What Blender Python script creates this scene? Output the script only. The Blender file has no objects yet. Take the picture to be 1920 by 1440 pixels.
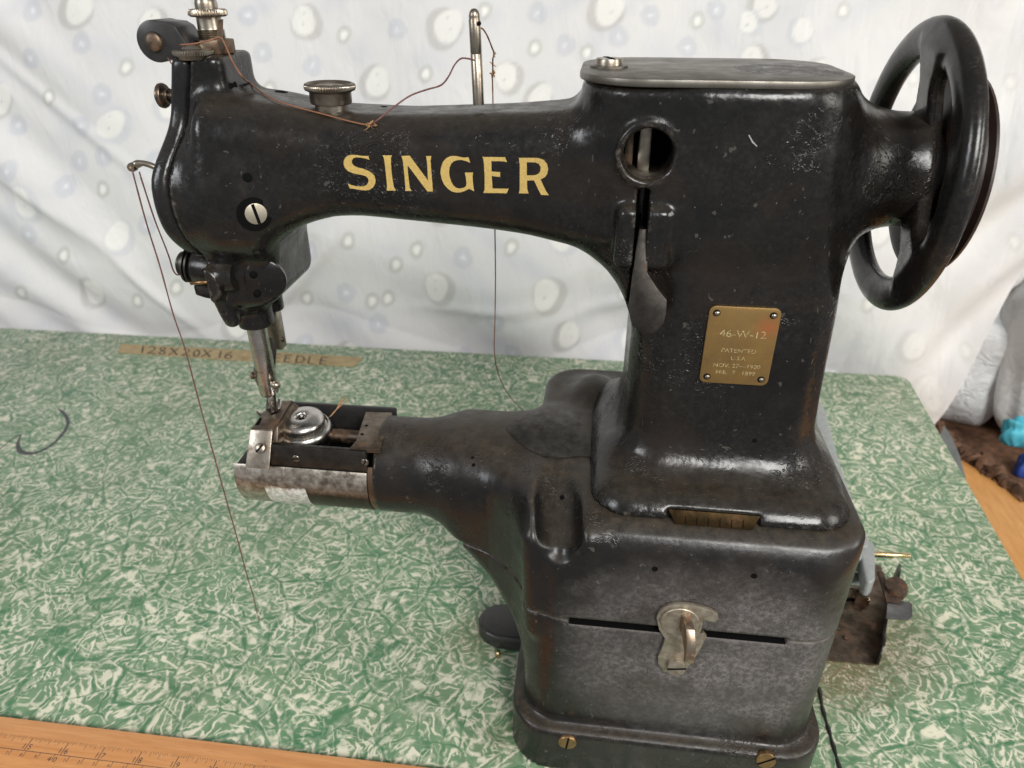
import bpy, bmesh, math, random
import numpy as np
from mathutils import Vector, Matrix
from mathutils.geometry import tessellate_polygon
random.seed(5); rng = np.random.RandomState(5)
S = 0.00122            # every length below is in units of 1.22 mm
sc = bpy.context.scene
COL = sc.collection

# ------------------------------------------------------------------ camera
F = 1340.0; PITCH = math.radians(29.7); YAW = math.radians(7.0)
CP = np.array([0.0, -227.1, 357.0])
fw = np.array([-math.sin(YAW)*math.cos(PITCH), math.cos(YAW)*math.cos(PITCH), -math.sin(PITCH)])
rt = np.array([math.cos(YAW), math.sin(YAW), 0.0]); up = np.cross(rt, fw)
cam = bpy.data.cameras.new('camera'); co = bpy.data.objects.new('camera', cam); COL.objects.link(co)
M = Matrix(((rt[0], up[0], -fw[0], CP[0]*S), (rt[1], up[1], -fw[1], CP[1]*S), (rt[2], up[2], -fw[2], CP[2]*S), (0, 0, 0, 1)))
co.matrix_world = M
cam.sensor_width = 36; cam.lens = 36*F/1920; cam.clip_start = 0.01; cam.clip_end = 50
cam.dof.use_dof = True; cam.dof.focus_distance = 300*S; cam.dof.aperture_fstop = 12.0
sc.camera = co
sc.render.resolution_x = 1024; sc.render.resolution_y = 768

# ------------------------------------------------------------------ light
w = bpy.data.worlds.new("World"); sc.world = w; w.use_nodes = True
wn = w.node_tree.nodes; bg = wn['Background']; bg.inputs[0].default_value = (0.98, 0.985, 1.0, 1); bg.inputs[1].default_value = 0.29
def area(name, loc, target, size, size_y, power, color, spread=None):
    l = bpy.data.lights.new(name, 'AREA'); l.shape = 'RECTANGLE'; l.size = size; l.size_y = size_y; l.energy = power; l.color = color
    o = bpy.data.objects.new(name, l); COL.objects.link(o); o.location = loc
    o.rotation_euler = (Vector(target)-Vector(loc)).to_track_quat('-Z', 'Y').to_euler()
    if spread: l.spread = math.radians(spread)
    return o
area('window_light', (0.9, -2.0, 1.75), (0.0, 0.2, 0.15), 1.0, 1.0, 70, (1.0, 0.98, 0.95))
area('right_fill_light', (2.1, -0.7, 1.0), (0.1, 0.25, 0.0), 0.6, 1.0, 20, (1.0, 0.96, 0.88))  # unseen area lamp from the right, set to brighten that side of the table
area('left_fill_light', (-2.2, -1.6, 1.5), (-0.1, 0.3, 0.2), 0.8, 1.0, 28, (0.95, 0.97, 1.0))  # unseen fill lamp from the left; no window is known there
sc.view_settings.view_transform = 'Standard'; sc.view_settings.look = 'None'
sc.view_settings.exposure = 0.0; sc.view_settings.gamma = 1.0

# ------------------------------------------------------------------ ray helpers (pixel of the 1920 px photo -> point at a real depth)
def ray(px, py):
    d = fw + rt*(px-960)/F - up*(py-720)/F
    return d
def aty(px, py, Y): d = ray(px, py); return CP + d*(Y-CP[1])/d[1]
def atz(px, py, Z): d = ray(px, py); return CP + d*(Z-CP[2])/d[2]
def atx(px, py, X): d = ray(px, py); return CP + d*(X-CP[0])/d[0]

# ------------------------------------------------------------------ signed distance helpers
def smin(a, b, k):
    h = np.clip(0.5+0.5*(b-a)/k, 0, 1); return b*(1-h)+a*h-k*h*(1-h)
def smax(a, b, k): return -smin(-a, -b, k)
def box2(u, v, hu, hv, r):
    qu = np.abs(u)-hu+r; qv = np.abs(v)-hv+r
    return np.minimum(np.maximum(qu, qv), 0)+np.hypot(np.maximum(qu, 0), np.maximum(qv, 0))-r
def slab(d2, w_, h, r):
    qu = d2+r; qv = np.abs(w_)-h+r
    return np.minimum(np.maximum(qu, qv), 0)+np.hypot(np.maximum(qu, 0), np.maximum(qv, 0))-r
def bx(x, y, z, x0, x1, y0, y1, z0, z1, R=4, r=None):
    """box with vertical corner radius R, top/bottom edge radius r"""
    if r is None: r = R
    return slab(box2(x-(x0+x1)/2, y-(y0+y1)/2, (x1-x0)/2, (y1-y0)/2, R), z-(z0+z1)/2, (z1-z0)/2, r)
def cylx(x, y, z, x0, x1, cy, cz, R, r=1): return slab(np.hypot(y-cy, z-cz)-R, x-(x0+x1)/2, (x1-x0)/2, r)
def cyly(x, y, z, y0, y1, cx, cz, R, r=1): return slab(np.hypot(x-cx, z-cz)-R, y-(y0+y1)/2, (y1-y0)/2, r)
def cylz(x, y, z, z0, z1, cx, cy, R, r=1): return slab(np.hypot(x-cx, y-cy)-R, z-(z0+z1)/2, (z1-z0)/2, r)
def caps(x, y, z, a, b, ra, rb):
    a = np.array(a, float); b = np.array(b, float); ab = b-a
    t = np.clip(((x-a[0])*ab[0]+(y-a[1])*ab[1]+(z-a[2])*ab[2])/(ab@ab), 0, 1)
    return np.sqrt((x-a[0]-ab[0]*t)**2+(y-a[1]-ab[1]*t)**2+(z-a[2]-ab[2]*t)**2)-(ra+(rb-ra)*t)
def ell(x, y, z, c, r):
    k = np.sqrt(((x-c[0])/r[0])**2+((y-c[1])/r[1])**2+((z-c[2])/r[2])**2); return (k-1)*min(r)
I = np.interp
def soft(x, xs, ys, n=3, wdt=3.0):
    return (I(x-wdt, xs, ys)+I(x, xs, ys)*2+I(x+wdt, xs, ys))/4

CX, CY = 58.5, 75.0
def plate_left(z): return soft(z, [240, 262, 285, 302, 331], [-179, -183, -183, -178, -170.5])
def head_profile(y, z):
    d = np.hypot(y-75, (z-275))-31
    t = box2(y-75, z-308, 15, 23, 5)
    return smin(d, t, 10)
def f_upper(x, y, z):
    x0 = soft(z, [165, 190, 325], [17, 17, 17]); x1 = soft(z, [165, 172, 200, 240, 262, 285, 305, 325], [104, 102, 100, 98.5, 96.5, 91.5, 87.5, 85.5], wdt=5)
    col = slab(box2(x-(x0+x1)/2, y-CY, (x1-x0)/2, 37, 19), z-240, 84, 6)
    blk = bx(x, y, z, -9, 86, 37.5, 112.5, 268, 324, 25, 3)
    b = smin(col, blk, 10)
    # arm
    zb = soft(x, [-160, -146, -136, -124, -112, -99, -75, -51, -28, -8, 2, 9, 15, 22], [252, 254, 258.5, 264.5, 267.7, 268.3, 266.9, 265.4, 263.5, 260, 254, 247, 236, 218], wdt=4)
    zt = soft(x, [-160, -140, -112, -80, -35, -14, -2, 20], [316, 314.5, 310.5, 309.5, 311.5, 313, 317, 322], wdt=5)
    hy = soft(x, [-160, -135, -110, -40, 0, 20], [29, 28, 24, 25, 30, 34], wdt=6)
    zc = (zb+zt)/2; hz = (zt-zb)/2
    arm = slab(box2(y-CY, z-zc, hy, hz, 15), x+70, 92, 6)
    b = smin(b, arm, 7)
    # axle boss towards the handwheel
    b = smin(b, cylx(x, y, z, 60, 121.5, 75, 291, 21.5, 2.5), 26)
    # foot flange
    foot = bx(x, y, z, 3, 115.5, 12.0, 128, 138, 166, 19, 12)
    b = smin(b, foot, 22)
    b = smax(b, -bx(x, y, z, 36, 75, -10, 15.5, 140, 163.0, 2, 1), 1.0); b = np.maximum(b, 157.6-z)
    # head drum, tower and lower head
    pl = plate_left(z)+9.3
    drum = cylx(x, y, z, -190, -142, 75, 275, 31, 4)
    b = smin(b, drum, 12)
    b = smin(b, cylz(x, y, z, 211, 225, -160.2, 88, 5.5, 1), 2)
    tower = bx(x, y, z, -186, -150, 60, 92, 285, 330, 5, 2.5)
    b = smin(b, tower, 6)
    low = bx(x, y, z, -178, -141, 57, 104, 224, 262, 6, 6)
    low = smin(low, caps(x, y, z, (-163.5, 75, 240), (-163.5, 75, 216), 17, 9.5), 8)
    low = smax(low, (-(z-238)*.80+(x+152)*.6)-13.0, 5)
    b = smin(b, low, 5)
    b = smin(b, cylz(x, y, z, 208.5, 225, -163.5, 75, 8.6, 1.2), 2)
    # front bosses of the lower head
    b = smin(b, cyly(x, y, z, 50, 62, -171.5, 238, 8, 2), 3)
    b = smin(b, caps(x, y, z, (-171, 56, 233), (-167, 60, 218), 5, 4), 3)
    b = smax(b, pl-x, 0.6)
    # lever boss with slot
    b = smin(b, bx(x, y, z, 6.5, 27.5, 33, 45, 260, 284, 4, 3.5), 2.5)
    b = smax(b, -bx(x, y, z, 13.6, 18.0, 20, 50, 235, 292, 1, 1), 0.8)
    b = smax(b, -bx(x, y, z, 14.8, 18.0, 20, 50, 228, 290, 1, 1), 0.8)
    # inspection hole with a turned lip
    b = smin(b, np.hypot(np.hypot(x-16.3, z-302)-10.6, y-37.6)-1.2, 2.0)
    b = smax(b, -cyly(x, y, z, 10, 70, 16.3, 302, 8.8, 1), 1.5)
    # hollow in front of the screw on the head
    return b

def f_bed(x, y, z):
    base = bx(x, y, z, -24, 120, 3.0, 147, -20, 157.2, 20, 5)
    b = smax(base, (z-147.5)*.69-(y-3)*.72, 7)
    cyl = cylx(x, y, z, -105.5, 0, 75, 130, 25.5, 1.5)
    y0 = soft(x, [-90, -62, -45, -32, -24], [49.5, 48, 42, 30, 20], wdt=4)
    zb = soft(x, [-100, -85, -70, -55, -42, -31, -26, -20], [107, 106, 100, 88, 75, 64, 56, 48], wdt=4)
    root = slab(box2(y-(y0+104)/2, z-(zb+154)/2, (104-y0)/2, (154-zb)/2, 15), x+32, 38, 10)
    root = root*0.75
    arm = smin(cyl, root, 14)
    b = smin(b, arm, 8)
    b = smin(b, ell(x, y, z, (-17, 82, 138), (30, 24, 20)), 8)
    b = smin(b, ell(x, y, z, (4, 116, 148), (17, 21, 18)), 6)
    # upright channel between arm root and housing
    b = smin(b, np.minimum(caps(x, y, z, (-23.5, 42, 147), (-20, 12, 143), 6, 5.5), caps(x, y, z, (-20, 12, 143), (-18, 12, 90), 5.5, 5)), 6)
    b = smin(b, caps(x, y, z, (5, 44, 150), (4.5, 10, 147), 6, 6), 5)
    ch = np.minimum(caps(x, y, z, (-8.5, 7, 150), (-12.5, 40, 167), 9.5, 10.5), caps(x, y, z, (-8.5, 7, 150), (-8.5, 3, 143), 9.0, 6.5))
    b = smax(b, -ch, 3.5)
    # chamfered recess under the foot flange
    rec = bx(x, y, z, 36, 75, -10, 14, 156.2, 170, 2, .5)
    b = smax(b, -rec, 1.0)
    return b
def f_housing(x, y, z):
    b = f_bed(x, y, z)
    b = smax(b, 103.3-z, 1.2)
    return np.maximum(b, -bx(x, y, z, -2.5, 94, -5, 9, 95, 105.0, .5, .5))
def f_lower(x, y, z):
    b = f_bed(x, y, z)
    fl = bx(x, y, z, -29.5, 126, -3.4, 153, -20, 30.5, 22, 3.2)
    b = smin(b, fl, 4.5)
    b = smax(b, z-102.7, 1.2)
    return np.maximum(np.maximum(b, 0.3-z), -bx(x, y, z, -2.5, 94, -5, 9, 100.4, 110, .5, .5))
def f_plate(x, y, z):
    pl = plate_left(z)
    d2 = head_profile(y, z)
    return slab(d2+0.3, x-(pl+4.4), 4.4, 3.6)

def march(px, py, f, t0=0.35, n=60):
    px = np.asarray(px, float); py = np.asarray(py, float)
    d = fw[None]+rt[None]*((px-960)/F)[:, None]-up[None]*((py-720)/F)[:, None]
    d /= np.linalg.norm(d, axis=1)[:, None]
    t = np.full(len(px), 120.0)
    for _ in range(n):
        p = CP+d*t[:, None]; t = t+np.clip(f(p[:, 0], p[:, 1], p[:, 2]), -20, 40)*0.85
    return CP+d*t[:, None]
def grad(f, p, e=0.25):
    g = np.stack([f(p[:, 0]+e, p[:, 1], p[:, 2])-f(p[:, 0]-e, p[:, 1], p[:, 2]),
                  f(p[:, 0], p[:, 1]+e, p[:, 2])-f(p[:, 0], p[:, 1]-e, p[:, 2]),
                  f(p[:, 0], p[:, 1], p[:, 2]+e)-f(p[:, 0], p[:, 1], p[:, 2]-e)], 1)/(2*e)
    return g
def hit(px, py, f):
    p = march([px], [py], f); g = grad(f, p)[0]; return p[0], g/np.linalg.norm(g)

def nets(f, lo, hi, h):
    ax = [np.arange(lo[i], hi[i]+h, h) for i in range(3)]
    n = [len(a) for a in ax]
    V = np.empty(n, np.float32)
    yy, zz = np.meshgrid(ax[1], ax[2], indexing='ij')
    st = 16
    for i in range(0, n[0], st):
        xs = ax[0][i:i+st]
        V[i:i+st] = f(xs[:, None, None]+0*yy[None], yy[None]+0*xs[:, None, None], zz[None]+0*xs[:, None, None])
    ins = V < 0
    cnt = np.zeros([m-1 for m in n], np.int8)
    for a in (0, 1):
        for b in (0, 1):
            for c in (0, 1): cnt += ins[a:n[0]-1+a, b:n[1]-1+b, c:n[2]-1+c]
    cells = np.argwhere((cnt > 0) & (cnt < 8))
    N = len(cells); off = np.array([(a, b, c) for a in (0, 1) for b in (0, 1) for c in (0, 1)])
    cv = np.stack([V[cells[:, 0]+o[0], cells[:, 1]+o[1], cells[:, 2]+o[2]] for o in off], 1)
    acc = np.zeros((N, 3)); ct = np.zeros(N)
    for i in range(8):
        for j in range(i+1, 8):
            if abs(off[i]-off[j]).sum() != 1: continue
            m = (cv[:, i] < 0) != (cv[:, j] < 0)
            t = cv[m, i]/(cv[m, i]-cv[m, j])
            acc[m] += off[i]+(off[j]-off[i])*t[:, None]; ct[m] += 1
    P_ = (cells+acc/ct[:, None])*h+np.array([ax[0][0], ax[1][0], ax[2][0]])
    for _ in range(2):
        g = grad(f, P_); v = f(P_[:, 0], P_[:, 1], P_[:, 2]); g2 = np.maximum((g**2).sum(1), 0.2)
        stp = -(np.clip(v, -h, h)/g2)[:, None]*g
        P_ = P_+np.clip(stp, -h*.6, h*.6)
    idx = np.full(cnt.shape, -1, np.int32); idx[cells[:, 0], cells[:, 1], cells[:, 2]] = np.arange(N)
    Q = []
    A = ins
    m = A[:-1] != A[1:]; e = np.argwhere(m[:, 1:-1, 1:-1])+[0, 1, 1]
    q = np.stack([idx[e[:, 0], e[:, 1]-1, e[:, 2]-1], idx[e[:, 0], e[:, 1], e[:, 2]-1], idx[e[:, 0], e[:, 1], e[:, 2]], idx[e[:, 0], e[:, 1]-1, e[:, 2]]], 1)
    s = A[e[:, 0], e[:, 1], e[:, 2]]; q[~s] = q[~s][:, ::-1]; Q.append(q)
    m = A[:, :-1] != A[:, 1:]; e = np.argwhere(m[1:-1, :, 1:-1])+[1, 0, 1]
    q = np.stack([idx[e[:, 0]-1, e[:, 1], e[:, 2]-1], idx[e[:, 0]-1, e[:, 1], e[:, 2]], idx[e[:, 0], e[:, 1], e[:, 2]], idx[e[:, 0], e[:, 1], e[:, 2]-1]], 1)
    s = A[e[:, 0], e[:, 1], e[:, 2]]; q[~s] = q[~s][:, ::-1]; Q.append(q)
    m = A[:, :, :-1] != A[:, :, 1:]; e = np.argwhere(m[1:-1, 1:-1, :])+[1, 1, 0]
    q = np.stack([idx[e[:, 0]-1, e[:, 1]-1, e[:, 2]], idx[e[:, 0], e[:, 1]-1, e[:, 2]], idx[e[:, 0], e[:, 1], e[:, 2]], idx[e[:, 0]-1, e[:, 1], e[:, 2]]], 1)
    s = A[e[:, 0], e[:, 1], e[:, 2]]; q[~s] = q[~s][:, ::-1]; Q.append(q)
    return P_, np.concatenate(Q)

# ------------------------------------------------------------------ object helpers
def rawmesh(name, V, Fc, smooth=True):
    V = np.asarray(V, np.float32); me = bpy.data.meshes.new(name)
    if isinstance(Fc, np.ndarray):
        me.vertices.add(len(V)); me.vertices.foreach_set('co', V.ravel())
        k = Fc.shape[1]; me.loops.add(Fc.size); me.loops.foreach_set('vertex_index', Fc.ravel().astype(np.int32))
        me.polygons.add(len(Fc)); me.polygons.foreach_set('loop_start', np.arange(0, Fc.size, k, dtype=np.int32)); me.polygons.foreach_set('loop_total', np.full(len(Fc), k, np.int32))
        me.update(calc_edges=True); me.validate()
    else: me.from_pydata([tuple(v) for v in V], [], Fc)
    if smooth: me.polygons.foreach_set('use_smooth', np.ones(len(me.polygons), bool))
    return me
def thing(name, label, cat, loc, group=None):
    o = bpy.data.objects.new(name, None); COL.objects.link(o); o.location = Vector(loc)*S; o.empty_display_size = .01
    o['label'] = label; o['category'] = cat
    if group: o['group'] = group
    return o
def wloc(o):
    v = Vector((0, 0, 0))
    while o: v = v+o.location; o = o.parent
    return v
def obj(name, V, Fc, mat, parent=None, smooth=True, sharp=None, label=None, origin=None):
    V = np.asarray(V, float)
    c = (V.min(0)+V.max(0))/2 if origin is None else np.array(origin, float)
    me = rawmesh(name, (V-c)*S, Fc, smooth); me.materials.append(mat)
    if sharp is not None:
        me.set_sharp_from_angle(angle=math.radians(sharp))
    o = bpy.data.objects.new(name, me); COL.objects.link(o)
    wl = Vector(c)*S
    o.location = wl
    if parent: o.parent = parent; o.location = wl-wloc(parent)
    if label: o['label'] = label
    return o
def tag(o, label=None, cat=None, group=None, kind=None):
    if label: o['label'] = label
    if cat: o['category'] = cat
    if group: o['group'] = group
    if kind: o['kind'] = kind
    return o
def merge(parts):
    V = []; Fc = []; n = 0
    for v, f in parts:
        v = np.asarray(v, float); V.append(v); Fc += [tuple(int(i)+n for i in q) for q in f]; n += len(v)
    return np.concatenate(V), Fc
def frame(axis):
    a = np.array(axis, float); a /= np.linalg.norm(a)
    h = np.array([0, 0, 1.0]) if abs(a[2]) < .9 else np.array([1.0, 0, 0])
    u = np.cross(h, a); u /= np.linalg.norm(u); v = np.cross(a, u)
    return u, v, a
def lathe(prof, base, axis=(0, 0, 1), n=48, knurl=None):
    """prof: [(r, h)...] ; knurl=(h0,h1,amp,count)"""
    u, v, a = frame(axis); base = np.array(base, float); V = []; Fc = []
    for r, h in prof:
        for i in range(n):
            t = 2*math.pi*i/n; rr = r
            if knurl and knurl[0] <= h <= knurl[1]: rr = r+(knurl[2] if i % 2 else -knurl[2])
            V.append(base+a*h+rr*(u*math.cos(t)+v*math.sin(t)))
    for k in range(len(prof)-1):
        for i in range(n): j = (i+1) % n; Fc.append((k*n+i, k*n+j, (k+1)*n+j, (k+1)*n+i))
    if prof[0][0] > 1e-6: Fc.append(tuple(range(n-1, -1, -1)))
    if prof[-1][0] > 1e-6: Fc.append(tuple((len(prof)-1)*n+i for i in range(n)))
    return np.array(V), Fc
def prism(poly, d):
    """poly: list of 3-D points, extruded by vector d"""
    P0 = [np.array(p, float) for p in poly]; n = len(P0); d = np.array(d, float)
    V = P0+[p+d for p in P0]
    Fc = [tuple(range(n)), tuple(range(2*n-1, n-1, -1))]+[((i+1) % n, i, n+i, n+(i+1) % n) for i in range(n)]
    nn = sum((np.cross(P0[i]-P0[0], P0[(i+1) % n]-P0[0]) for i in range(n)), np.zeros(3))
    if nn@d > 0: Fc = [f[::-1] for f in Fc]
    return np.array(V), Fc
def box(x0, x1, y0, y1, z0, z1, b=0.0):
    if b <= 0: return prism([(x0, y0, z0), (x1, y0, z0), (x1, y1, z0), (x0, y1, z0)], (0, 0, z1-z0))
    bm = bmesh.new(); bmesh.ops.create_cube(bm, size=1)
    for v in bm.verts: v.co = Vector(((x0+x1)/2+v.co.x*(x1-x0), (y0+y1)/2+v.co.y*(y1-y0), (z0+z1)/2+v.co.z*(z1-z0)))
    bmesh.ops.bevel(bm, geom=bm.edges[:], offset=b, segments=2, profile=.5, affect='EDGES')
    r = ([tuple(v.co) for v in bm.verts], [tuple(v.index for v in f.verts) for f in bm.faces]); bm.free(); return np.array(r[0]), r[1]
def bevelled(v, f, b, seg=2, ang=25):
    bm = bmesh.new(); vs = [bm.verts.new(p) for p in v]
    for q in f: bm.faces.new([vs[i] for i in q])
    bm.normal_update(); bmesh.ops.recalc_face_normals(bm, faces=bm.faces[:])
    es = [e for e in bm.edges if len(e.link_faces) == 2 and e.calc_face_angle(0) > math.radians(ang)]
    bmesh.ops.bevel(bm, geom=es, offset=b, segments=seg, profile=.5, affect='EDGES', clamp_overlap=True)
    bm.verts.index_update()
    r = (np.array([tuple(q.co) for q in bm.verts]), [tuple(q.index for q in g.verts) for g in bm.faces]); bm.free(); return r
def catmull(pts, k=6):
    P0 = [np.array(p, float) for p in pts]; P0 = [2*P0[0]-P0[1]]+P0+[2*P0[-1]-P0[-2]]; out = []
    for i in range(1, len(P0)-2):
        for j in range(k):
            t = j/k; a, b, c, d = P0[i-1:i+3]
            out.append(0.5*((2*b)+(-a+c)*t+(2*a-5*b+4*c-d)*t*t+(-a+3*b-3*c+d)*t**3))
    out.append(P0[-2]); return out
def tube(pts, r, n=8, radii=None, jitter=0, flat=1.0):
    V = []; Fc = []; m = len(pts); pu = None
    pts = [np.array(p, float) for p in pts]
    for i, p in enumerate(pts):
        t = pts[min(i+1, m-1)]-pts[max(i-1, 0)]; t /= (np.linalg.norm(t)+1e-9)
        if pu is None: u, v, _ = frame(t)
        else:
            u = pu-t*(pu@t); u /= np.linalg.norm(u); v = np.cross(t, u)
        pu = u; rr = radii[i] if radii is not None else r
        rr *= 1+jitter*(random.random()-.5)
        for k in range(n):
            a = 2*math.pi*k/n; V.append(p+rr*(u*math.cos(a)+v*math.sin(a)*flat))
    for i in range(m-1):
        for k in range(n): j = (k+1) % n; Fc.append((i*n+k, i*n+j, (i+1)*n+j, (i+1)*n+k))
    Fc.append(tuple(range(n-1, -1, -1))); Fc.append(tuple((m-1)*n+k for k in range(n)))
    return np.array(V), Fc
def rrect(cx, cz, w_, h, r, n=6):
    o = []
    for sx, sz, a0 in ((1, -1, -90), (1, 1, 0), (-1, 1, 90), (-1, -1, 180)):
        for i in range(n+1):
            a = math.radians(a0+90*i/n); o.append((cx+sx*(w_/2-r)+r*math.cos(a), cz+sz*(h/2-r)+r*math.sin(a)))
    return o

# ------------------------------------------------------------------ materials
class NT:
    def __init__(s, name):
        s.m = bpy.data.materials.new(name); s.m.use_nodes = True; s.t = s.m.node_tree; s.n = s.t.nodes
        s.b = s.n['Principled BSDF']; s.tc = s.n.new('ShaderNodeTexCoord'); s.g = s.n.new('ShaderNodeNewGeometry')
    def L(s, a, b): s.t.links.new(a, b)
    def set(s, **k):
        for a, v in k.items():
            s.b.inputs[a.replace('_', ' ')].default_value = v
    def new(s, t, **k):
        n = s.n.new(t)
        for a, v in k.items(): setattr(n, a, v)
        return n
    def mapping(s, scale=(1, 1, 1), rot=(0, 0, 0), loc=(0, 0, 0), src=None):
        n = s.new('ShaderNodeMapping'); n.inputs['Scale'].default_value = scale; n.inputs['Rotation'].default_value = rot; n.inputs['Location'].default_value = loc
        s.L(src or s.g.outputs['Position'], n.inputs['Vector']); return n.outputs[0]
    def noise(s, scale, detail=4, rough=.55, vec=None, dist=0):
        n = s.new('ShaderNodeTexNoise'); n.inputs['Scale'].default_value = scale; n.inputs['Detail'].default_value = detail; n.inputs['Roughness'].default_value = rough; n.inputs['Distortion'].default_value = dist
        s.L(vec or s.g.outputs['Position'], n.inputs['Vector']); return n.outputs[0]
    def ramp(s, fac, stops, interp='LINEAR'):
        n = s.new('ShaderNodeValToRGB'); cr = n.color_ramp; cr.interpolation = interp
        while len(cr.elements) < len(stops): cr.elements.new(.5)
        for e, (p, c) in zip(cr.elements, stops):
            e.position = p; e.color = (c, c, c, 1) if not isinstance(c, tuple) else (c+(1,))[:4]
        s.L(fac, n.inputs[0]); return n.outputs[0]
    def mix(s, fac, a, b, mode='MIX'):
        n = s.new('ShaderNodeMix'); n.data_type = 'RGBA'; n.blend_type = mode
        for i, v in ((0, fac), (6, a), (7, b)):
            if hasattr(v, 'is_linked'): s.L(v, n.inputs[i])
            else: n.inputs[i].default_value = v if i == 0 else ((v+(1,))[:4] if isinstance(v, tuple) else (v, v, v, 1))
        return n.outputs[2]
    def math(s, op, a, b=0.0, clamp=False):
        n = s.new('ShaderNodeMath'); n.operation = op; n.use_clamp = clamp
        for i, v in enumerate((a, b)):
            if hasattr(v, 'is_linked'): s.L(v, n.inputs[i])
            else: n.inputs[i].default_value = v
        return n.outputs[0]
    def col(s, v): s.L(v, s.b.inputs['Base Color'])
    def rough(s, v): s.L(v, s.b.inputs['Roughness'])
    def bump(s, h, strength, dist, prev=None):
        n = s.new('ShaderNodeBump'); n.inputs['Strength'].default_value = strength; n.inputs['Distance'].default_value = dist
        s.L(h, n.inputs['Height'])
        if prev: s.L(prev, n.inputs['Normal'])
        s.L(n.outputs[0], s.b.inputs['Normal']); return n.outputs[0]
def k2(n): return n/S/1000.0        # helper scale

def enamel(name, haze=0.25, rust=0.25, rough0=.16, rough1=.42, hazecol=(0.075, 0.068, 0.062), bumpy=1.0, dust=0.5, basec=(0.0055, 0.0053, 0.0052), zone=None, edge=.5):
    m = NT(name)
    m.set(Coat_Weight=0.0, Specular_IOR_Level=.42)
    n1 = m.noise(28, 6, .62); n2 = m.noise(420, 8, .75); n3 = m.noise(90, 5, .6); n4 = m.noise(1500, 3, .6)
    # worn, hazy areas: fine mottling inside large patches
    patch = m.ramp(n1, [(.36, 0.0), (.60, 1.0)])
    fine = m.ramp(n2, [(.44, 0.0), (.60, 1.0)])
    fac = m.math('MULTIPLY', m.math('MULTIPLY', m.math('ADD', m.math('MULTIPLY', patch, .75), .25), m.math('ADD', m.math('MULTIPLY', fine, .8), .2)), haze, True)
    if zone:      # worn where the flat front has been rubbed: centre x,z and half sizes
        sp_ = m.new('ShaderNodeSeparateXYZ'); m.L(m.g.outputs['Position'], sp_.inputs[0])
        wob = m.math('MULTIPLY', m.math('SUBTRACT', m.noise(60, 5, .65), .5), .9)
        dx = m.math('POWER', m.math('ABSOLUTE', m.math('DIVIDE', m.math('SUBTRACT', sp_.outputs[0], zone[0]*S), zone[2]*S)), 3.0)
        dz = m.math('POWER', m.math('ABSOLUTE', m.math('DIVIDE', m.math('SUBTRACT', sp_.outputs[2], zone[1]*S), zone[3]*S)), 3.0)
        zf = m.ramp(m.math('ADD', m.math('ADD', dx, dz), wob), [(.35, 1.0), (1.25, 0.06)])
        fac = m.math('MULTIPLY', m.math('ADD', m.math('MULTIPLY', fac, .75), .25*haze), zf, True)
        rr_ = m.ramp(m.math('MULTIPLY', m.math('ADD', sp_.outputs[0], 10*S), 8), [(0.0, .55), (.7, 1.0)])
        fac = m.math('MULTIPLY', fac, rr_)
    c = m.mix(fac, basec, hazecol)
    # settled oily dust on faces that look up
    sx = m.new('ShaderNodeSeparateXYZ'); m.L(m.g.outputs['True Normal'], sx.inputs[0])
    upf = m.ramp(sx.outputs[2], [(.55, 0.0), (.95, 1.0)])
    dn = m.ramp(m.noise(160, 6, .7), [(.3, 0.2), (.7, 1.0)])
    df = m.math('MULTIPLY', m.math('MULTIPLY', upf, dn), dust, True)
    c = m.mix(df, c, (0.070, 0.055, 0.036))
    # brown grease film in broad patches, and rubbed edges
    c = m.mix(m.math('MULTIPLY', m.ramp(m.noise(16, 5, .65), [(.46, 0.0), (.62, 1.0)]), .5), c, (0.024, 0.017, 0.012))
    pe_ = m.math('MULTIPLY', m.ramp(m.g.outputs['Pointiness'], [(.515, 0.0), (.56, 1.0)]), m.ramp(m.noise(220, 6, .75), [(.50, 0.0), (.62, 1.0)]))
    c = m.mix(m.math('MULTIPLY', pe_, edge), c, (0.15, 0.125, 0.10))
    # rust specks
    sp = m.ramp(m.noise(420, 3, .5), [(.70, 0.0), (.76, 1.0)])
    sp = m.math('MULTIPLY', sp, m.ramp(n1, [(.45, 0.0), (.6, 1.0)]))
    c = m.mix(m.math('MULTIPLY', sp, rust, True), c, (0.13, 0.075, 0.04))
    # pale dust specks and little scratches
    v = m.new('ShaderNodeTexVoronoi'); v.inputs['Scale'].default_value = 260; m.L(m.g.outputs['Position'], v.inputs['Vector'])
    dot = m.ramp(v.outputs['Distance'], [(.045, 1.0), (.075, 0.0)])
    sep = m.new('ShaderNodeSeparateColor'); m.L(v.outputs['Color'], sep.inputs[0])
    dot = m.math('MULTIPLY', dot, m.ramp(sep.outputs[0], [(.80, 0.0), (.82, 1.0)]))
    c = m.mix(m.math('MULTIPLY', dot, .55), c, (0.30, 0.27, 0.22))
    sv = m.mapping((1, 9, 1), (0.5, .3, .8)); sn = m.ramp(m.noise(170, 2, .5, vec=sv), [(.705, 0.0), (.72, 1.0)])
    c = m.mix(m.math('MULTIPLY', sn, .18), c, (0.25, 0.23, 0.2))
    m.col(c)
    r = m.math('ADD', m.math('MULTIPLY', fac, .5), m.math('ADD', rough0, m.math('MULTIPLY', m.ramp(n3, [(.35, 0.0), (.7, 1.0)]), rough1-rough0)))
    r = m.math('ADD', r, m.math('MULTIPLY', df, .35), True)
    m.rough(r)
    # relief: lumpy castings, brushed lacquer, pitting
    b = m.bump(m.noise(55, 3, .5), .55*bumpy, .0016)
    b = m.bump(m.noise(330, 3, .6), .35*bumpy, .00035, b)
    wr = m.ramp(m.noise(120, 2, .5, dist=2.5), [(.46, 0.0), (.5, 1.0), (.54, 0.0)])
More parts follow.
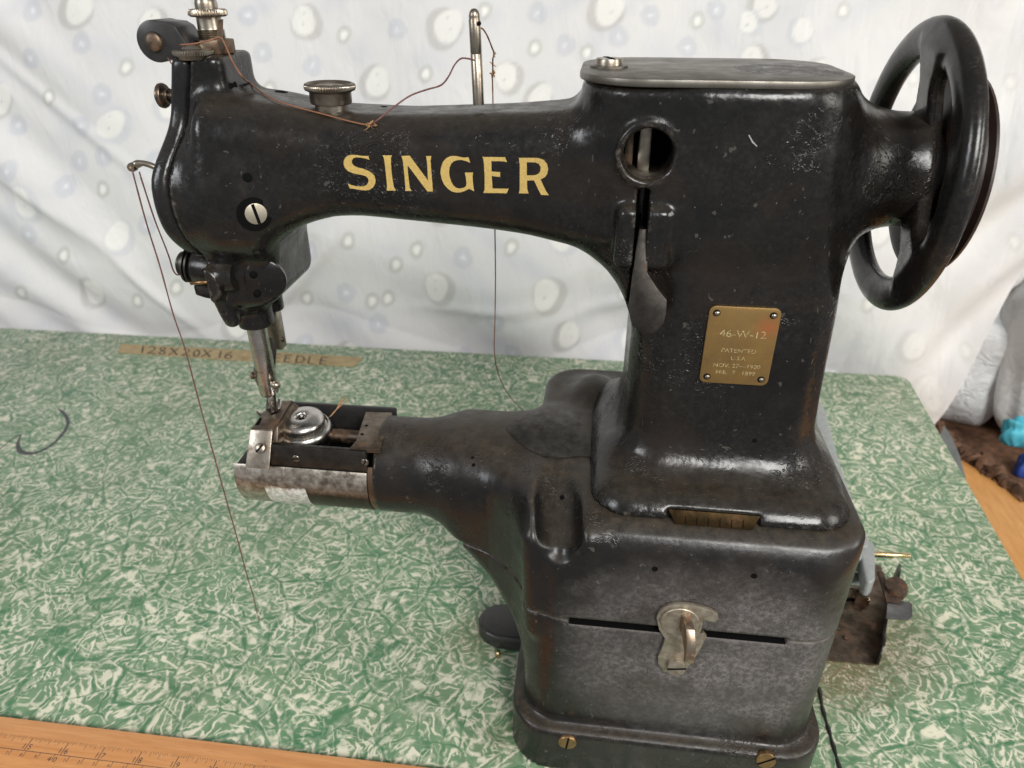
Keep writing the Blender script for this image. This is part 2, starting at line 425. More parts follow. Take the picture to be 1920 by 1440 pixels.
    wr = m.math('MULTIPLY', wr, m.ramp(m.noise(18, 2, .5), [(.55, 0.0), (.64, 1.0)]))
    b = m.bump(wr, .8*bumpy, .0005, b)
    m.bump(n4, .12, .0001, b)
    return m.m
ENAMEL = enamel('black_enamel', haze=.12, rust=.35, rough0=.15, rough1=.33)
ENAMEL_WORN = enamel('worn_black_enamel', haze=1.0, rust=.35, rough0=.22, rough1=.40, bumpy=.6, dust=.75, hazecol=(0.175, 0.158, 0.150), zone=(55, 88, 66, 58))
ENAMEL_WHEEL = enamel('wheel_enamel', haze=.10, rust=.15, rough0=.16, rough1=.34, bumpy=.25, dust=.15)
ENAMEL_HEAD = enamel('head_enamel', haze=.08, rust=.35, rough0=.12, rough1=.3, bumpy=.8, dust=.75, basec=(.009, .0095, .010))

ENAMEL_SMALL = enamel('small_part_enamel', haze=.08, rust=.2, rough0=.14, rough1=.3, bumpy=.5, dust=.4, edge=0.0)
def metal(name, c, c2, rough=.3, rust=0.0, scale=180, rustcol=(0.16, 0.07, 0.03), metallic=1.0, bump=.3):
    m = NT(name); m.set(Metallic=metallic)
    n = m.noise(scale, 6, .65)
    cc = m.mix(m.ramp(n, [(.35, 0.0), (.65, 1.0)]), c, c2)
    rf = m.ramp(m.noise(scale*.6, 6, .7), [(.62-rust*.25, 0.0), (.74-rust*.2, 1.0)])
    rf = m.math('MULTIPLY', rf, min(1, rust*1.6), True)
    cc = m.mix(rf, cc, rustcol); m.col(cc)
    m.L(m.math('SUBTRACT', metallic, m.math('MULTIPLY', rf, .8), True), m.b.inputs['Metallic'])
    m.rough(m.math('ADD', m.math('MULTIPLY', n, .3), m.math('ADD', rough-.12, m.math('MULTIPLY', rf, .35)), True))
    m.bump(m.noise(scale*4, 4, .6), bump, .00012)
    return m.m
NICKEL = metal('tarnished_nickel', (.42, .38, .32), (.25, .21, .16), .30, .15)
STEEL = metal('bright_steel', (.62, .60, .57), (.45, .43, .40), .24, .05)
DARKSTEEL = metal('dark_steel', (.10, .095, .088), (.055, .05, .045), .40, .15)
COVERSTEEL = metal('cover_steel', (.27, .255, .23), (.16, .145, .12), .42, .05, scale=70)
BROWNSTEEL = metal('brown_steel', (.21, .17, .13), (.10, .075, .055), .36, .45, scale=150)
SCUFFED = metal('scuffed_plate_steel', (.50, .46, .40), (.20, .16, .12), .32, .35, scale=130)
BRASS = metal('brass_screw', (.42, .26, .13), (.28, .17, .09), .36, .1)
RUSTY = metal('rusty_iron', (.11, .07, .05), (.06, .042, .032), .6, .45, scale=260, metallic=.5, bump=.8)
GREYPAINT = metal('grey_paint', (.33, .345, .34), (.27, .285, .28), .35, .05, metallic=0.0, rustcol=(.25, .2, .14))
ZINC = metal('zinc_steel', (.62, .66, .66), (.5, .52, .5), .28, .0)
GOLDPIN = metal('yellow_zinc', (.72, .60, .36), (.55, .42, .22), .22, .0)
def plain(name, c, rough=.5, metallic=0.0, nscale=None, c2=None, bump=0):
    m = NT(name); m.set(Roughness=rough, Metallic=metallic); m.b.inputs['Base Color'].default_value = c+(1,)
    if c2:
        n = m.noise(nscale, 4, .6); m.col(m.mix(m.ramp(n, [(.3, 0.0), (.7, 1.0)]), c, c2))
        if bump: m.bump(n, bump, .0005)
    return m.m
BLACK = plain('shade_and_mark_black', (.004, .004, .004), .9)  # painted shade inside holes, slots and recesses; also colours the index marks
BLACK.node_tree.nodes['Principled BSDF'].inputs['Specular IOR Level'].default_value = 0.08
BLACKRUB = plain('black_rubber', (.018, .018, .019), .34, nscale=300, c2=(.03, .028, .026))
GOLD = plain('gold_transfer', (.56, .40, .13), .42, nscale=900, c2=(.42, .29, .085))
INK = plain('faded_ink', (.035, .035, .045), .5, nscale=200, c2=(.09, .09, .085))
RULERINK = plain('ruler_ink', (.02, .025, .045), .6, nscale=600, c2=(.07, .05, .05))
ENGRAVE = plain('engraved_brass_shadow', (.09, .06, .02), .5, .3, nscale=1300, c2=(.72, .56, .28))

# brass plate with a reddish stain in one corner
m = NT('brass_plate'); m.set(Metallic=.75, Roughness=.38)
n = m.noise(120, 6, .65); c = m.mix(m.ramp(n, [(.3, 0.0), (.7, 1.0)]), (.40, .25, .085), (.27, .17, .07))
p0 = aty(1440, 615, 37)*S
vm = m.new('ShaderNodeVectorMath'); vm.operation = 'DISTANCE'; m.L(m.g.outputs['Position'], vm.inputs[0]); vm.inputs[1].default_value = tuple(p0)
st = m.ramp(m.math('MULTIPLY', m.math('ADD', vm.outputs['Value'], m.math('MULTIPLY', m.noise(300, 3, .6), .006)), 60), [(.15, .75), (.62, 0.0)])
c = m.mix(st, c, (.60, .17, .07)); m.col(c)
m.rough(m.ramp(m.noise(60, 5, .7), [(.3, .32), (.7, .5)])); m.bump(m.noise(900, 3, .6), .2, .0001)
BRASSPLATE = m.m

# crackled pearl laminate of the table
def laminate():
    m = NT('green_pearl_laminate'); m.set(Roughness=.32, Specular_IOR_Level=.35)
    pos = m.g.outputs['Position']
    w1 = m.new('ShaderNodeTexNoise'); w1.inputs['Scale'].default_value = 24; w1.inputs['Detail'].default_value = 2; m.L(pos, w1.inputs['Vector'])
    def warp(amount, src, nz):
        a = m.new('ShaderNodeVectorMath'); a.operation = 'SUBTRACT'; m.L(nz, a.inputs[0]); a.inputs[1].default_value = (.5, .5, .5)
        b = m.new('ShaderNodeVectorMath'); b.operation = 'SCALE'; m.L(a.outputs[0], b.inputs[0]); b.inputs['Scale'].default_value = amount
        c_ = m.new('ShaderNodeVectorMath'); c_.operation = 'ADD'; m.L(src, c_.inputs[0]); m.L(b.outputs[0], c_.inputs[1]); return c_.outputs[0]
    vec = warp(.010, pos, w1.outputs['Color'])
    w2 = m.new('ShaderNodeTexNoise'); w2.inputs['Scale'].default_value = 120; w2.inputs['Detail'].default_value = 2; m.L(pos, w2.inputs['Vector'])
    vec2 = warp(.0045, vec, w2.outputs['Color'])
    white = None; dark = None
    for i, (cs, ns, bands, seed, amt) in enumerate(((33, 40, 10.0, 0.0, 1.0), (58, 70, 8.0, 3.3, .95))):
        v3 = m.mapping((1, 1, 1), (0, 0, .6+i), (seed, seed*.7, 0), vec2)
        vo = m.new('ShaderNodeTexVoronoi'); vo.inputs['Scale'].default_value = cs; m.L(v3, vo.inputs['Vector'])
        sep = m.new('ShaderNodeSeparateColor'); m.L(vo.outputs['Color'], sep.inputs[0])
        # every crackled cell shows its own piece of the swirling pearl
        ofs = m.new('ShaderNodeVectorMath'); ofs.operation = 'SCALE'; m.L(vo.outputs['Color'], ofs.inputs[0]); ofs.inputs['Scale'].default_value = 3.0
        vr = m.new('ShaderNodeVectorRotate'); vr.rotation_type = 'Z_AXIS'; m.L(v3, vr.inputs['Vector']); m.L(m.math('MULTIPLY', sep.outputs[0], 6.28), vr.inputs['Angle'])
        vm_ = m.new('ShaderNodeMapping'); vm_.inputs['Scale'].default_value = (1.0, .38, 1.0); m.L(vr.outputs[0], vm_.inputs['Vector'])
        va = m.new('ShaderNodeVectorMath'); va.operation = 'ADD'; m.L(vm_.outputs[0], va.inputs[0]); m.L(ofs.outputs[0], va.inputs[1])
        nn_ = m.noise(ns, 1.5, .45, vec=va.outputs[0])
        fr_ = m.math('FRACT', m.math('MULTIPLY', nn_, bands))
        ln = m.ramp(fr_, [(.0, .9), (.18, 1.0), (.27, .10), (.88, 0.0), (.95, .6)])
        ms = m.ramp(m.noise(70+30*i, 3, .6, vec=m.mapping((1, 1, 1), loc=(5+i*3, 2, 1))), [(.39, 0.0), (.50, 1.0)])
        ms2 = m.ramp(sep.outputs[2], [(.05, .35), (.4, 1.0)])
        ln = m.math('MULTIPLY', m.math('MULTIPLY', ln, ms), m.math('MULTIPLY', ms2, amt))
        white = ln if white is None else m.math('MAXIMUM', white, ln)
        ve = m.new('ShaderNodeTexVoronoi'); ve.feature = 'DISTANCE_TO_EDGE'; ve.inputs['Scale'].default_value = cs*.8; m.L(v3, ve.inputs['Vector'])
        dk = m.ramp(ve.outputs['Distance'], [(.008, 1.0), (.045, 0.0)])
        hl = m.ramp(ve.outputs['Distance'], [(.035, 0.0), (.055, 1.0), (.085, 0.0)])
        hl = m.math('MULTIPLY', hl, m.ramp(m.noise(60, 3, .6, vec=m.mapping((1, 1, 1), loc=(i*2, 9, 1))), [(.46, 0.0), (.58, .95)]))
        white = m.math('MAXIMUM', white, hl)
        dk = m.math('MULTIPLY', dk, m.ramp(m.noise(40, 2, .6, vec=m.mapping((1, 1, 1), loc=(i*4, 3, 1))), [(.35, .2), (.55, 1.0)]))
        dark = dk if dark is None else m.math('MAXIMUM', dark, m.math('MULTIPLY', dk, .8))
    base = m.mix(m.ramp(m.noise(60, 4, .6), [(.3, 0.0), (.7, 1.0)]), (.108, .212, .114), (.175, .290, .168))
    c = m.mix(m.math('MULTIPLY', white, .92), base, (.74, .71, .56))
    c = m.mix(m.math('MULTIPLY', dark, .75), c, (.035, .155, .070))
    # old brown stains and specks
    stn = m.ramp(m.noise(34, 6, .72), [(.64, 0.0), (.75, 1.0)]); stn = m.math('MULTIPLY', stn, m.ramp(m.noise(420, 3, .6), [(.45, 0.0), (.6, 1.0)]))
    c = m.mix(m.math('MULTIPLY', stn, .6), c, (.12, .075, .035))
    c = m.mix(m.math('MULTIPLY', m.ramp(m.noise(9, 4, .6), [(.45, 0.0), (.7, 1.0)]), .22), c, (.16, .17, .10))
    # grime round the winder bracket
    def around(p, r0, r1, amt):
        nonlocal c
        d = m.new('ShaderNodeVectorMath'); d.operation = 'DISTANCE'; m.L(pos, d.inputs[0]); d.inputs[1].default_value = (p[0]*S, p[1]*S, 0)
        dd = m.math('ADD', d.outputs['Value'], m.math('MULTIPLY', m.math('SUBTRACT', m.noise(120, 6, .75), .5), .06))
        f_ = m.ramp(dd, [(r0*S, amt), (r1*S, 0.0)]); f_ = m.math('MULTIPLY', f_, m.ramp(m.noise(500, 4, .7), [(.36, .1), (.58, 1.0)]))
        c = m.mix(f_, c, (.15, .105, .05))
    around((175, 110), 22, 62, .85); around((150, 80), 15, 40, .9); around((-60, 75), 4, 26, .55); around((-35, 10), 4, 22, .4)
    m.col(c)
    m.rough(m.ramp(m.noise(45, 5, .65), [(.3, .26), (.7, .5)]))
    m.bump(m.noise(220, 3, .6), .06, .0003)
    return m.m
LAMINATE = laminate()
def wood(name, a, b, rough=.38, sc_=(3, 45, 45)):
    m = NT(name); v = m.mapping(sc_); n = m.noise(7, 6, .62, vec=v, dist=.4); n2 = m.noise(30, 4, .6, vec=v)
    c = m.mix(m.ramp(n, [(.3, 0.0), (.7, 1.0)]), a, b); c = m.mix(m.ramp(n2, [(.55, 0.0), (.7, .35)]), c, tuple(q*.55 for q in a))
    c = m.mix(m.ramp(m.noise(380, 2, .5), [(.74, 0.0), (.78, .7)]), c, (.08, .04, .02))
    m.col(c); m.set(Roughness=rough); m.bump(n2, .12, .0003); return m.m
RULERWOOD = wood('varnished_ruler_wood', (.68, .33, .13), (.54, .23, .075), .33)
BENCHWOOD = wood('orange_bench_wood', (.70, .36, .12), (.56, .25, .07), .4, (30, 4, 30))
BARK = plain('bark', (.06, .028, .015), .8, nscale=90, c2=(.22, .11, .06), bump=1.0)
TABLESIDE = plain('table_edge_trim', (.10, .11, .11), .4, nscale=60, c2=(.16, .17, .17))
TAPE = plain('old_masking_tape', (.40, .32, .17), .5, nscale=90, c2=(.27, .18, .08), bump=.3)
m = NT('thread_brown'); m.set(Roughness=.6); m.col(m.mix(m.ramp(m.noise(2500, 2, .5), [(.35, 0.0), (.65, 1.0)]), (.26, .12, .05), (.16, .06, .04))); THREAD = m.m
m = NT('thread_dark'); m.set(Roughness=.55); m.col(m.mix(m.ramp(m.noise(2500, 2, .5), [(.35, 0.0), (.65, 1.0)]), (.10, .035, .035), (.17, .07, .055))); THREAD2 = m.m
m = NT('thread_frayed'); m.set(Roughness=.8); m.col(m.mix(m.ramp(m.noise(2500, 2, .5), [(.35, 0.0), (.65, 1.0)]), (.42, .25, .12), (.30, .15, .07))); FRAY = m.m
m = NT('printed_cotton'); m.set(Roughness=.8, Sheen_Weight=.15)
at = m.new('ShaderNodeVertexColor'); at.layer_name = 'print'
wv = m.new('ShaderNodeTexNoise'); wv.inputs['Scale'].default_value = 900; m.L(m.g.outputs['Position'], wv.inputs['Vector'])
m.col(m.mix(.06, at.outputs['Color'], wv.outputs['Color'], 'MULTIPLY'))
m.b.inputs['Subsurface Weight'].default_value = 0.0
bb = m.bump(m.noise(20, 3, .5, vec=m.mapping((1.3, 1, .6), (0, .35, 0)), dist=.5), .5, .008); m.bump(m.noise(700, 2, .5), .15, .0003, bb)
CLOTH = m.m
m = NT('white_bag_plastic'); m.set(Roughness=.3, Transmission_Weight=0.0); m.col(m.ramp(m.noise(30, 4, .6), [(.3, (.86, .88, .88)), (.7, (.76, .79, .80))])); m.bump(m.noise(35, 5, .7, dist=1.0), .8, .01); BAG = m.m
m = NT('white_linen'); m.set(Roughness=.8); m.col(m.ramp(m.noise(20, 4, .6), [(.3, (.86, .85, .83)), (.7, (.76, .75, .73))])); m.bump(m.noise(25, 4, .6, dist=1.2), .8, .006); LINEN = m.m
BLUECLOTH = plain('turquoise_cloth', (.05, .38, .52), .7, nscale=60, c2=(.12, .55, .66), bump=.5)
NAVYCLOTH = plain('royal_blue_cloth', (.02, .05, .28), .7, nscale=60, c2=(.03, .08, .36), bump=.5)
WALLM = plain('shed_wall_paint', (.20, .19, .18), .8, nscale=12, c2=(.26, .24, .22), bump=.3)
FLOORM = plain('floor_boards', (.15, .145, .14), .7, nscale=8, c2=(.22, .215, .21), bump=.3)

# ------------------------------------------------------------------ the setting
def struct(name, v, f, mat, smooth=False):
    o = obj(name, v, f, mat, smooth=smooth); o['kind'] = 'structure'; return o
struct('floor', *box(-2200, 2200, -1800, 1500, -640, -620), FLOORM)
struct('wall', *box(-2200, 2200, 1100, 1130, -619.9, 1600), WALLM)

# table
T = thing('sewing_table', 'table topped with green and cream crackled pearl laminate', 'table', (-200, 200, -620))
top = [(-760, -62), (-760, 452.5)]
cxr, cyr, rr = 324-14, 460-14, 14
top += [(cxr-4, 460)]+[(cxr+rr*math.sin(math.radians(a)), cyr+rr*math.cos(math.radians(a))) for a in range(10, 100, 15)]
top += [(312, 297), (302, 168), (294, 40), (288, -62)]
v, f = prism([(a, b, 0) for a, b in top], (0, 0, -22)); v, f = bevelled(v, f, .8, 2)
obj('tabletop', v, f, LAMINATE, T, sharp=30)
v, f = prism([(a*1.0-2*(a > 0)+2*(a < 0), b-2*(b > 0)+2*(b < 0), -22.1) for a, b in top], (0, 0, -8)); obj('underframe', v, f, TABLESIDE, T, smooth=False)
for x_, y_ in ((-730, -35), (-730, 420), (255, -35), (270, 420)):
    obj('leg', *box(x_-18, x_+18, y_-18, y_+18, -619.8, -30.2, 2), TABLESIDE, T, sharp=30)

# ------------------------------------------------------------------ wooden ruler let into the front of the table
R = thing('wooden_ruler', 'varnished orange wooden yardstick with inch and centimetre marks along the table front', 'ruler', (-300, -34, 0))
v, f = box(-740, -42, -62, -12.2, 0.3, 3.4, .5); obj('ruler_body', v, f, RULERWOOD, R, sharp=30)
def text_mesh(body, size):
    cu = bpy.data.curves.new('lettering', 'FONT'); cu.body = body; cu.size = size; cu.align_x = 'CENTER'; cu.resolution_u = 3
    o = bpy.data.objects.new('lettering', cu); COL.objects.link(o)
    dg = bpy.context.evaluated_depsgraph_get(); dg.update(); me = bpy.data.meshes.new_from_object(o.evaluated_get(dg))
    v = np.array([tuple(q.co) for q in me.vertices]); f = [tuple(p.vertices) for p in me.polygons]
    bpy.data.objects.remove(o); bpy.data.curves.remove(cu); bpy.data.meshes.remove(me)
    return v, f
def text_on(body, size, origin, ux, uy, off=None, fatten=0):
    v, f = text_mesh(body, size); ux = np.array(ux, float); uy = np.array(uy, float); n = np.cross(ux, uy)
    return np.array(origin, float)[None]+v[:, :1]*ux+v[:, 1:2]*uy, f
inch = 20.7; x15 = -283.0; YL = -29.2; ZR = 3.44
marks = []
def tick(x, y0, y1, w_=.32): marks.append((np.array([(x-w_/2, y0, ZR), (x+w_/2, y0, ZR), (x+w_/2, y1, ZR), (x-w_/2, y1, ZR)]), [(0, 1, 2, 3)]))
marks.append((np.array([(-420, YL-.15, ZR), (-42, YL-.15, ZR), (-42, YL+.15, ZR), (-420, YL+.15, ZR)]), [(0, 1, 2, 3)]))
for k in range(-5, 12):
    x_ = x15+k*inch; n_ = 15+k
    tick(x_, YL+.3, YL+7.2, .4)
    for j in range(1, 16):
        if (k*7+j*5) % 9 == 0: continue
        h_ = {8: 3.6, 4: 2.8, 12: 2.8}.get(j, 1.7 if j % 2 == 0 else 1.2)
        tick(x_+inch*j/16, YL+7.6-h_+.2, YL+7.6, .2)
    obj('inch_number', *text_on('%d %d' % (n_//10, n_ % 10) if n_ >= 10 else str(n_), 4.3, (x_+.1, YL+.9, ZR), (1, 0, 0), (0, 1, 0)), RULERINK, R, smooth=False)
cm = inch/2.54; x40 = atz(103, 1416, 3.4)[0]
for k in range(-18, 27):
    x_ = x40+k*cm; tick(x_, YL-3.4, YL-.1, .26)
    lab = '4 0' if k == 0 else ('3 0' if k == -10 else ('5 0' if k == 10 else ('6 0' if k == 20 else str(k % 10))))
    obj('centimetre_number', *text_on(lab, 4.0 if ' ' in lab else 2.6, (x_-(0 if ' ' in lab else 1.5), YL-(4.0 if ' ' in lab else 3.2), ZR), (1, 0, 0), (0, 1, 0)), RULERINK, R, smooth=False)
mk = obj('graduation_marks', *merge(marks), RULERINK, R, smooth=False); mk['kind'] = 'stuff'

TAPEINK = plain('brown_black_ink', (.035, .025, .02), .6)
# masking tape label with handwriting
tape = thing('masking_tape_label', 'yellowed strip of masking tape hand lettered 128x20x16 needle on the table', 'tape label', (-385, 423, 0))
tp = [atz(a, b, .25) for a, b in ((221, 661), (227, 645), (450, 656), (680, 670), (676, 676), (663, 688), (440, 676))]
v, f = prism([p_+np.array([0, 0, .2]) for p_ in tp], (0, 0, -.4)); obj('tape_strip', v, f, TAPE, tape, smooth=False)
def hand(px, py, w_, h, strokes, z=.50):
    """hand-lettered strokes, each a list of (u,v) in a 0..1 box whose lower left sits at photo pixel px,py"""
    out = []
    for s_ in strokes:
        pts = [atz(px+w_*a+h*.22*b, py+w_*a*.072-h*b, z) for a, b in s_]
        out.append(tube(catmull(pts, 4) if len(pts) > 2 else pts, .85, 6, flat=.12))
    return merge(out)
G = {'1': [[(.5, 0), (.5, 1)]], '2': [[(.1, .8), (.4, 1), (.8, .75), (.4, .3), (0, 0), (.5, .08), (1, 0)]],
     '8': [[(.8, .85), (.4, 1), (.15, .75), (.5, .5), (.85, .25), (.5, 0), (.1, .2), (.5, .5), (.85, .8)]],
     'X': [[(0, 0), (.9, 1)], [(.1, 1), (.9, 0)]], '0': [[(.5, 1), (.1, .6), (.2, .1), (.6, 0), (.9, .5), (.5, 1)]],
     '6': [[(.8, 1), (.2, .55), (.1, .15), (.5, 0), (.85, .25), (.5, .5), (.15, .35)]], 'N': [[(0, 0), (.1, 1)], [(.1, 1), (.8, 0)], [(.8, 0), (.9, 1)]],
     'E': [[(.8, 1), (.1, 1)], [(.1, 1), (.05, 0)], [(.05, 0), (.8, 0)], [(.1, .52), (.7, .52)]],
     'D': [[(.1, 0), (.1, 1)], [(.1, 1), (.7, .9), (.95, .5), (.6, .08), (.1, 0)]], 'L': [[(.1, 1), (.05, 0)], [(.05, 0), (.8, .05)]]}
x_ = 262
for ch, adv, wd in (('1', 14, 8), ('2', 20, 16), ('8', 20, 15), ('X', 24, 18), ('2', 21, 16), ('0', 17, 13), ('X', 30, 18), ('1', 12, 7), ('6', 28, 16), (' ', 42, 0), ('N', 22, 16), ('E', 20, 15), ('E', 21, 15), ('D', 24, 17), ('L', 22, 15), ('E', 20, 15)):
    if ch != ' ':
        obj('letter', *hand(x_, 661.5+(x_-262)*.062, wd, 13, [[(a, b) for a, b in s_] for s_ in G[ch]]), TAPEINK, tape)
        o_ = None
    x_ += adv
# curl of black marker on the laminate
def ribbon(pts, ws, z=.12):
    P0 = [np.array(p, float) for p in pts]; V = []; Fc = []
    for i, p in enumerate(P0):
        t = P0[min(i+1, len(P0)-1)]-P0[max(i-1, 0)]; n_ = np.array([-t[1], t[0], 0]); n_ /= np.linalg.norm(n_)+1e-9
        V += [p+n_*ws[i]/2, p-n_*ws[i]/2]
    for i in range(len(P0)-1): Fc.append((2*i, 2*i+1, 2*i+3, 2*i+2))
    V = np.array(V); V[:, 2] = z; return V, Fc
ip = catmull([atz(a, b, .1) for a, b in ((-12, 853), (12, 832), (38, 815), (33, 832), (40, 847), (62, 850), (88, 840), (112, 820), (127, 796), (122, 778), (108, 765))], 6)
iw = I(np.linspace(0, 1, len(ip)), [0, .15, .25, .4, .5, .62, .85, .95, 1], [.9, 1.3, 1.7, 4.6, 4.2, 3.0, 3.0, 2.8, .6])
mk = obj('marker_stroke', *ribbon(ip, iw), INK, smooth=False); tag(mk, 'curled black marker stroke drawn on the green laminate at far left', 'pen mark')
# cut line / belt slot right of the base
bl = [aty(1538, 1300, 0)*0+atz(a, b, .3) for a, b in ((1536, 1290), (1543, 1330), (1553, 1365), (1563, 1400), (1576, 1445), (1600, 1530))]
mk = obj('elastic_cord', *tube(catmull(bl, 4), 1.0, 8, radii=[1.0+.35*math.sin(i*1.7) for i in range(4*5+1)]), BLACKRUB); tag(mk, 'thin black cord lying on the laminate beside the machine base', 'cord')

# ------------------------------------------------------------------ curtain
def curtain():
    h = 2.3
    xs = np.arange(-880, 640, h); zs = np.arange(-250, 560, h)
    X, Z = np.meshgrid(xs, zs, indexing='ij')
    # hem runs up to the right beyond the table corner
    hem = I(X, [-900, 330, 350, 368, 374, 410, 460, 640], [-250, -250, -110, -60, -42, 108, 300, 500])
    keep = Z >= hem; Z = np.maximum(Z, hem)
    Y = 482+0*X
    Y += 7*np.sin(X/58+.6*np.sin(Z/130))+4*np.sin(X/27+Z/90+1)*(1-np.clip((Z-60)/250, 0, 1)*.6)
    Y += 2.0*np.sin((X*.6+Z*.8)/15+2*np.sin(X/80))*np.clip((X-150)/150, 0, 1)
    # lower gathered pleats behind the table
    Y += 6*np.exp(-((Z-15)/55)**2)*np.sin((X+Z*.9)/34)
    # right part swings forward with long slanting folds
    k = np.clip((X-210)/200, 0, 1)**1.3
    s_ = (X*.62-Z*.42)
    Y += k*(-30+17*np.sin(s_/26)+10*np.sin(s_/12+1.2+.8*np.sin(Z/50))+4.5*np.sin(s_/6.5+Z/70))
    kl = np.clip((-480-X)/150, 0, 1); Y += kl*(6*np.sin((X*.7+Z*.75)/22)+4*np.sin((X*.7+Z*.75)/11+1))
    Y += 20*np.clip((95+25*np.sin(X/70)-Z)/95, 0, 1)**1.3*np.clip((330-X)/60, 0, 1)
    # creases
    for (cx_, cz_, an, am, wd, ln) in [(-330, 60, .8, 5, 9, 70), (-560, 250, -.7, 4, 8, 120), (-620, 150, -.6, 4, 9, 90), (60, 60, .3, 4, 9, 90), (-120, 40, .1, 3, 8, 70), (-500, 40, -.9, 5, 8, 60), (200, 180, 1.1, 3, 7, 120)]:
        u_ = (X-cx_)*math.cos(an)+(Z-cz_)*math.sin(an); v_ = -(X-cx_)*math.sin(an)+(Z-cz_)*math.cos(an)
        Y -= am*np.exp(-(v_/wd)**2-(u_/ln)**2)
    # pixel position of each point on the print, used to lay the pattern where the cloth shows it
    d = np.stack([X, np.full_like(X, 480), Z], -1)-CP; wv_ = d@fw
    U_ = 960+F*(d@rt)/wv_; V_ = 720-F*(d@up)/wv_
    colr = np.zeros(X.shape+(3,)); colr[:] = (.715, .708, .705)
    def blot(cx_, cy_, rx, ry, rot, c_, a_, soft_=.12, ring=None):
        m_ = (np.abs(U_-cx_) < 2.2*max(rx, ry)) & (np.abs(V_-cy_) < 2.2*max(rx, ry))
        if not m_.any(): return
        du = U_[m_]-cx_; dv = V_[m_]-cy_; c0, s0 = math.cos(rot), math.sin(rot)
        q = np.hypot((du*c0+dv*s0)/rx, (-du*s0+dv*c0)/ry)
        q = q+.05*np.sin(3*np.arctan2(dv, du)+cx_)
        if ring: al = np.clip(1-np.abs(q-1)/ring, 0, 1)**.7
        else: al = np.clip((1-q)/soft_, 0, 1)
        al = (al*a_)[:, None]; colr[m_] = colr[m_]*(1-al)+np.array(c_)*al
    TAUPE = (.44, .42, .39); CREAM = (.85, .84, .80); BLUE = (.57, .585, .63); OLIVE = (.62, .60, .54); GREY = (.52, .53, .56)
    def button(cx_, cy_, r_, rot, c_=TAUPE, flip=1):
        blot(cx_, cy_, r_*1.12, r_*1.3, rot, c_, .52, .14)
        blot(cx_+flip*r_*.22, cy_-r_*.12, r_*.80, r_*1.06, rot+.1, CREAM, .85, .16)
        blot(cx_+flip*r_*.3, cy_+r_*.1, r_*.09, r_*.09, 0, GREY, .8, .5)
        blot(cx_+flip*r_*.2, cy_-r_*.6, r_*.07, r_*.07, 0, GREY, .6, .5)
    def ringlet(cx_, cy_, r_, rot):
        blot(cx_, cy_, r_*1.15, r_*1.35, rot, (.78, .76, .68), .6, .3)
        blot(cx_, cy_, r_*.72, r_*.95, rot, (.50, .51, .50), .8, ring=.42)
        blot(cx_, cy_, r_*.42, r_*.62, rot, (.90, .89, .86), .9, .3)
    def star(cx_, cy_, r_):
        blot(cx_, cy_, r_, r_*1.12, 0, BLUE, .65, .14)
        for a in range(4): blot(cx_, cy_, r_*.5, r_*.08, a*math.pi/4, (.84, .86, .9), .7, .8)
    # faint water-colour background
    g_ = sum(np.sin(U_/a+b+1.5*np.sin(V_/c_))*np.sin(V_/d_+e_) for a, b, c_, d_, e_ in ((47, 1, 60, 39, 2), (23, 3, 31, 29, .5), (90, .3, 80, 71, 1.3)))
    colr += (g_*.008)[..., None]*np.array((1, .7, .2))
    bl_ = np.clip(np.sin(U_/36+2*np.sin(V_/50))*np.sin(V_/33+1.7*np.sin(U_/64+1)), 0, 1)**2
    colr += bl_[..., None]*np.array((-.06, -.05, -.025))
    used = []
    B = [(148, 18, 33, .3), (48, 385, 33, -.2), (-20, 190, 32, 0), (835, 52, 34, .3), (1135, 20, 34, .3), (700, 158, 30, .2), (155, 560, 30, .3), (823, 545, 30, 0), (1030, 555, 31, 0), (955, 145, 27, -.1), (222, 235, 31, .8), (1430, 12, 28, 0), (290, 45, 26, 0), (1410, 45, 22, 0), (1500, 60, 24, .2), (600, 300, 28, 0), (228, 445, 28, .2), (640, 690, 26, 0), (1060, 640, 26, 0), (430, 620, 24, 0), (315, 200, 25, .4), (1700, 640, 26, .4), (1130, 470, 25, 0)]
    for b in B: button(b[0], b[1], b[2], b[3], TAUPE if (int(b[0]) % 3) else BLUE, 1 if int(b[1]) % 2 == 0 else -1); used.append(b[:2])
    Rg = [(92, 183), (243, 125), (640, 66), (800, 138), (1003, 90), (193, 355), (115, 482), (910, 20), (560, 575), (960, 460), (740, 500), (780, 470), (1580, 20), (1310, 40), (330, 540), (500, 170), (1170, 560), (690, 575), (1620, 560), (1880, 150), (20, 560), (650, 455), (720, 570), (1340, 630), (1100, 100)]
    for b in Rg: ringlet(b[0], b[1], 15, .3); used.append(b)
    St = [(22, 238), (157, 236), (147, 303), (198, 292), (42, 445), (120, 350), (745, 55), (487, 100), (580, 125), (1008, 25), (160, 80), (200, 175), (60, 20), (640, 560), (870, 480), (930, 600), (1060, 85), (1160, 70), (280, 420), (860, 300), (460, 30), (1290, 90), (1345, 20), (300, 300), (700, 620), (60, 110), (20, 320), (1220, 30)]
    for b in St: star(b[0], b[1], 20); used.append(b)
    for _ in range(1500):
        a_, b_ = random.uniform(-600, 3600), random.uniform(-900, 1200)
        if min(math.hypot(a_-p[0], b_-p[1]) for p in used) < 66: continue
        used.append((a_, b_)); q = random.random(); fade = 1
        if q < .25: button(a_, b_, random.uniform(24, 32), random.uniform(-.4, .5), TAUPE if random.random() < .6 else BLUE, random.choice((-1, 1)))
        elif q < .5: ringlet(a_, b_, 14, .2)
        else: star(a_, b_, random.uniform(15, 21))
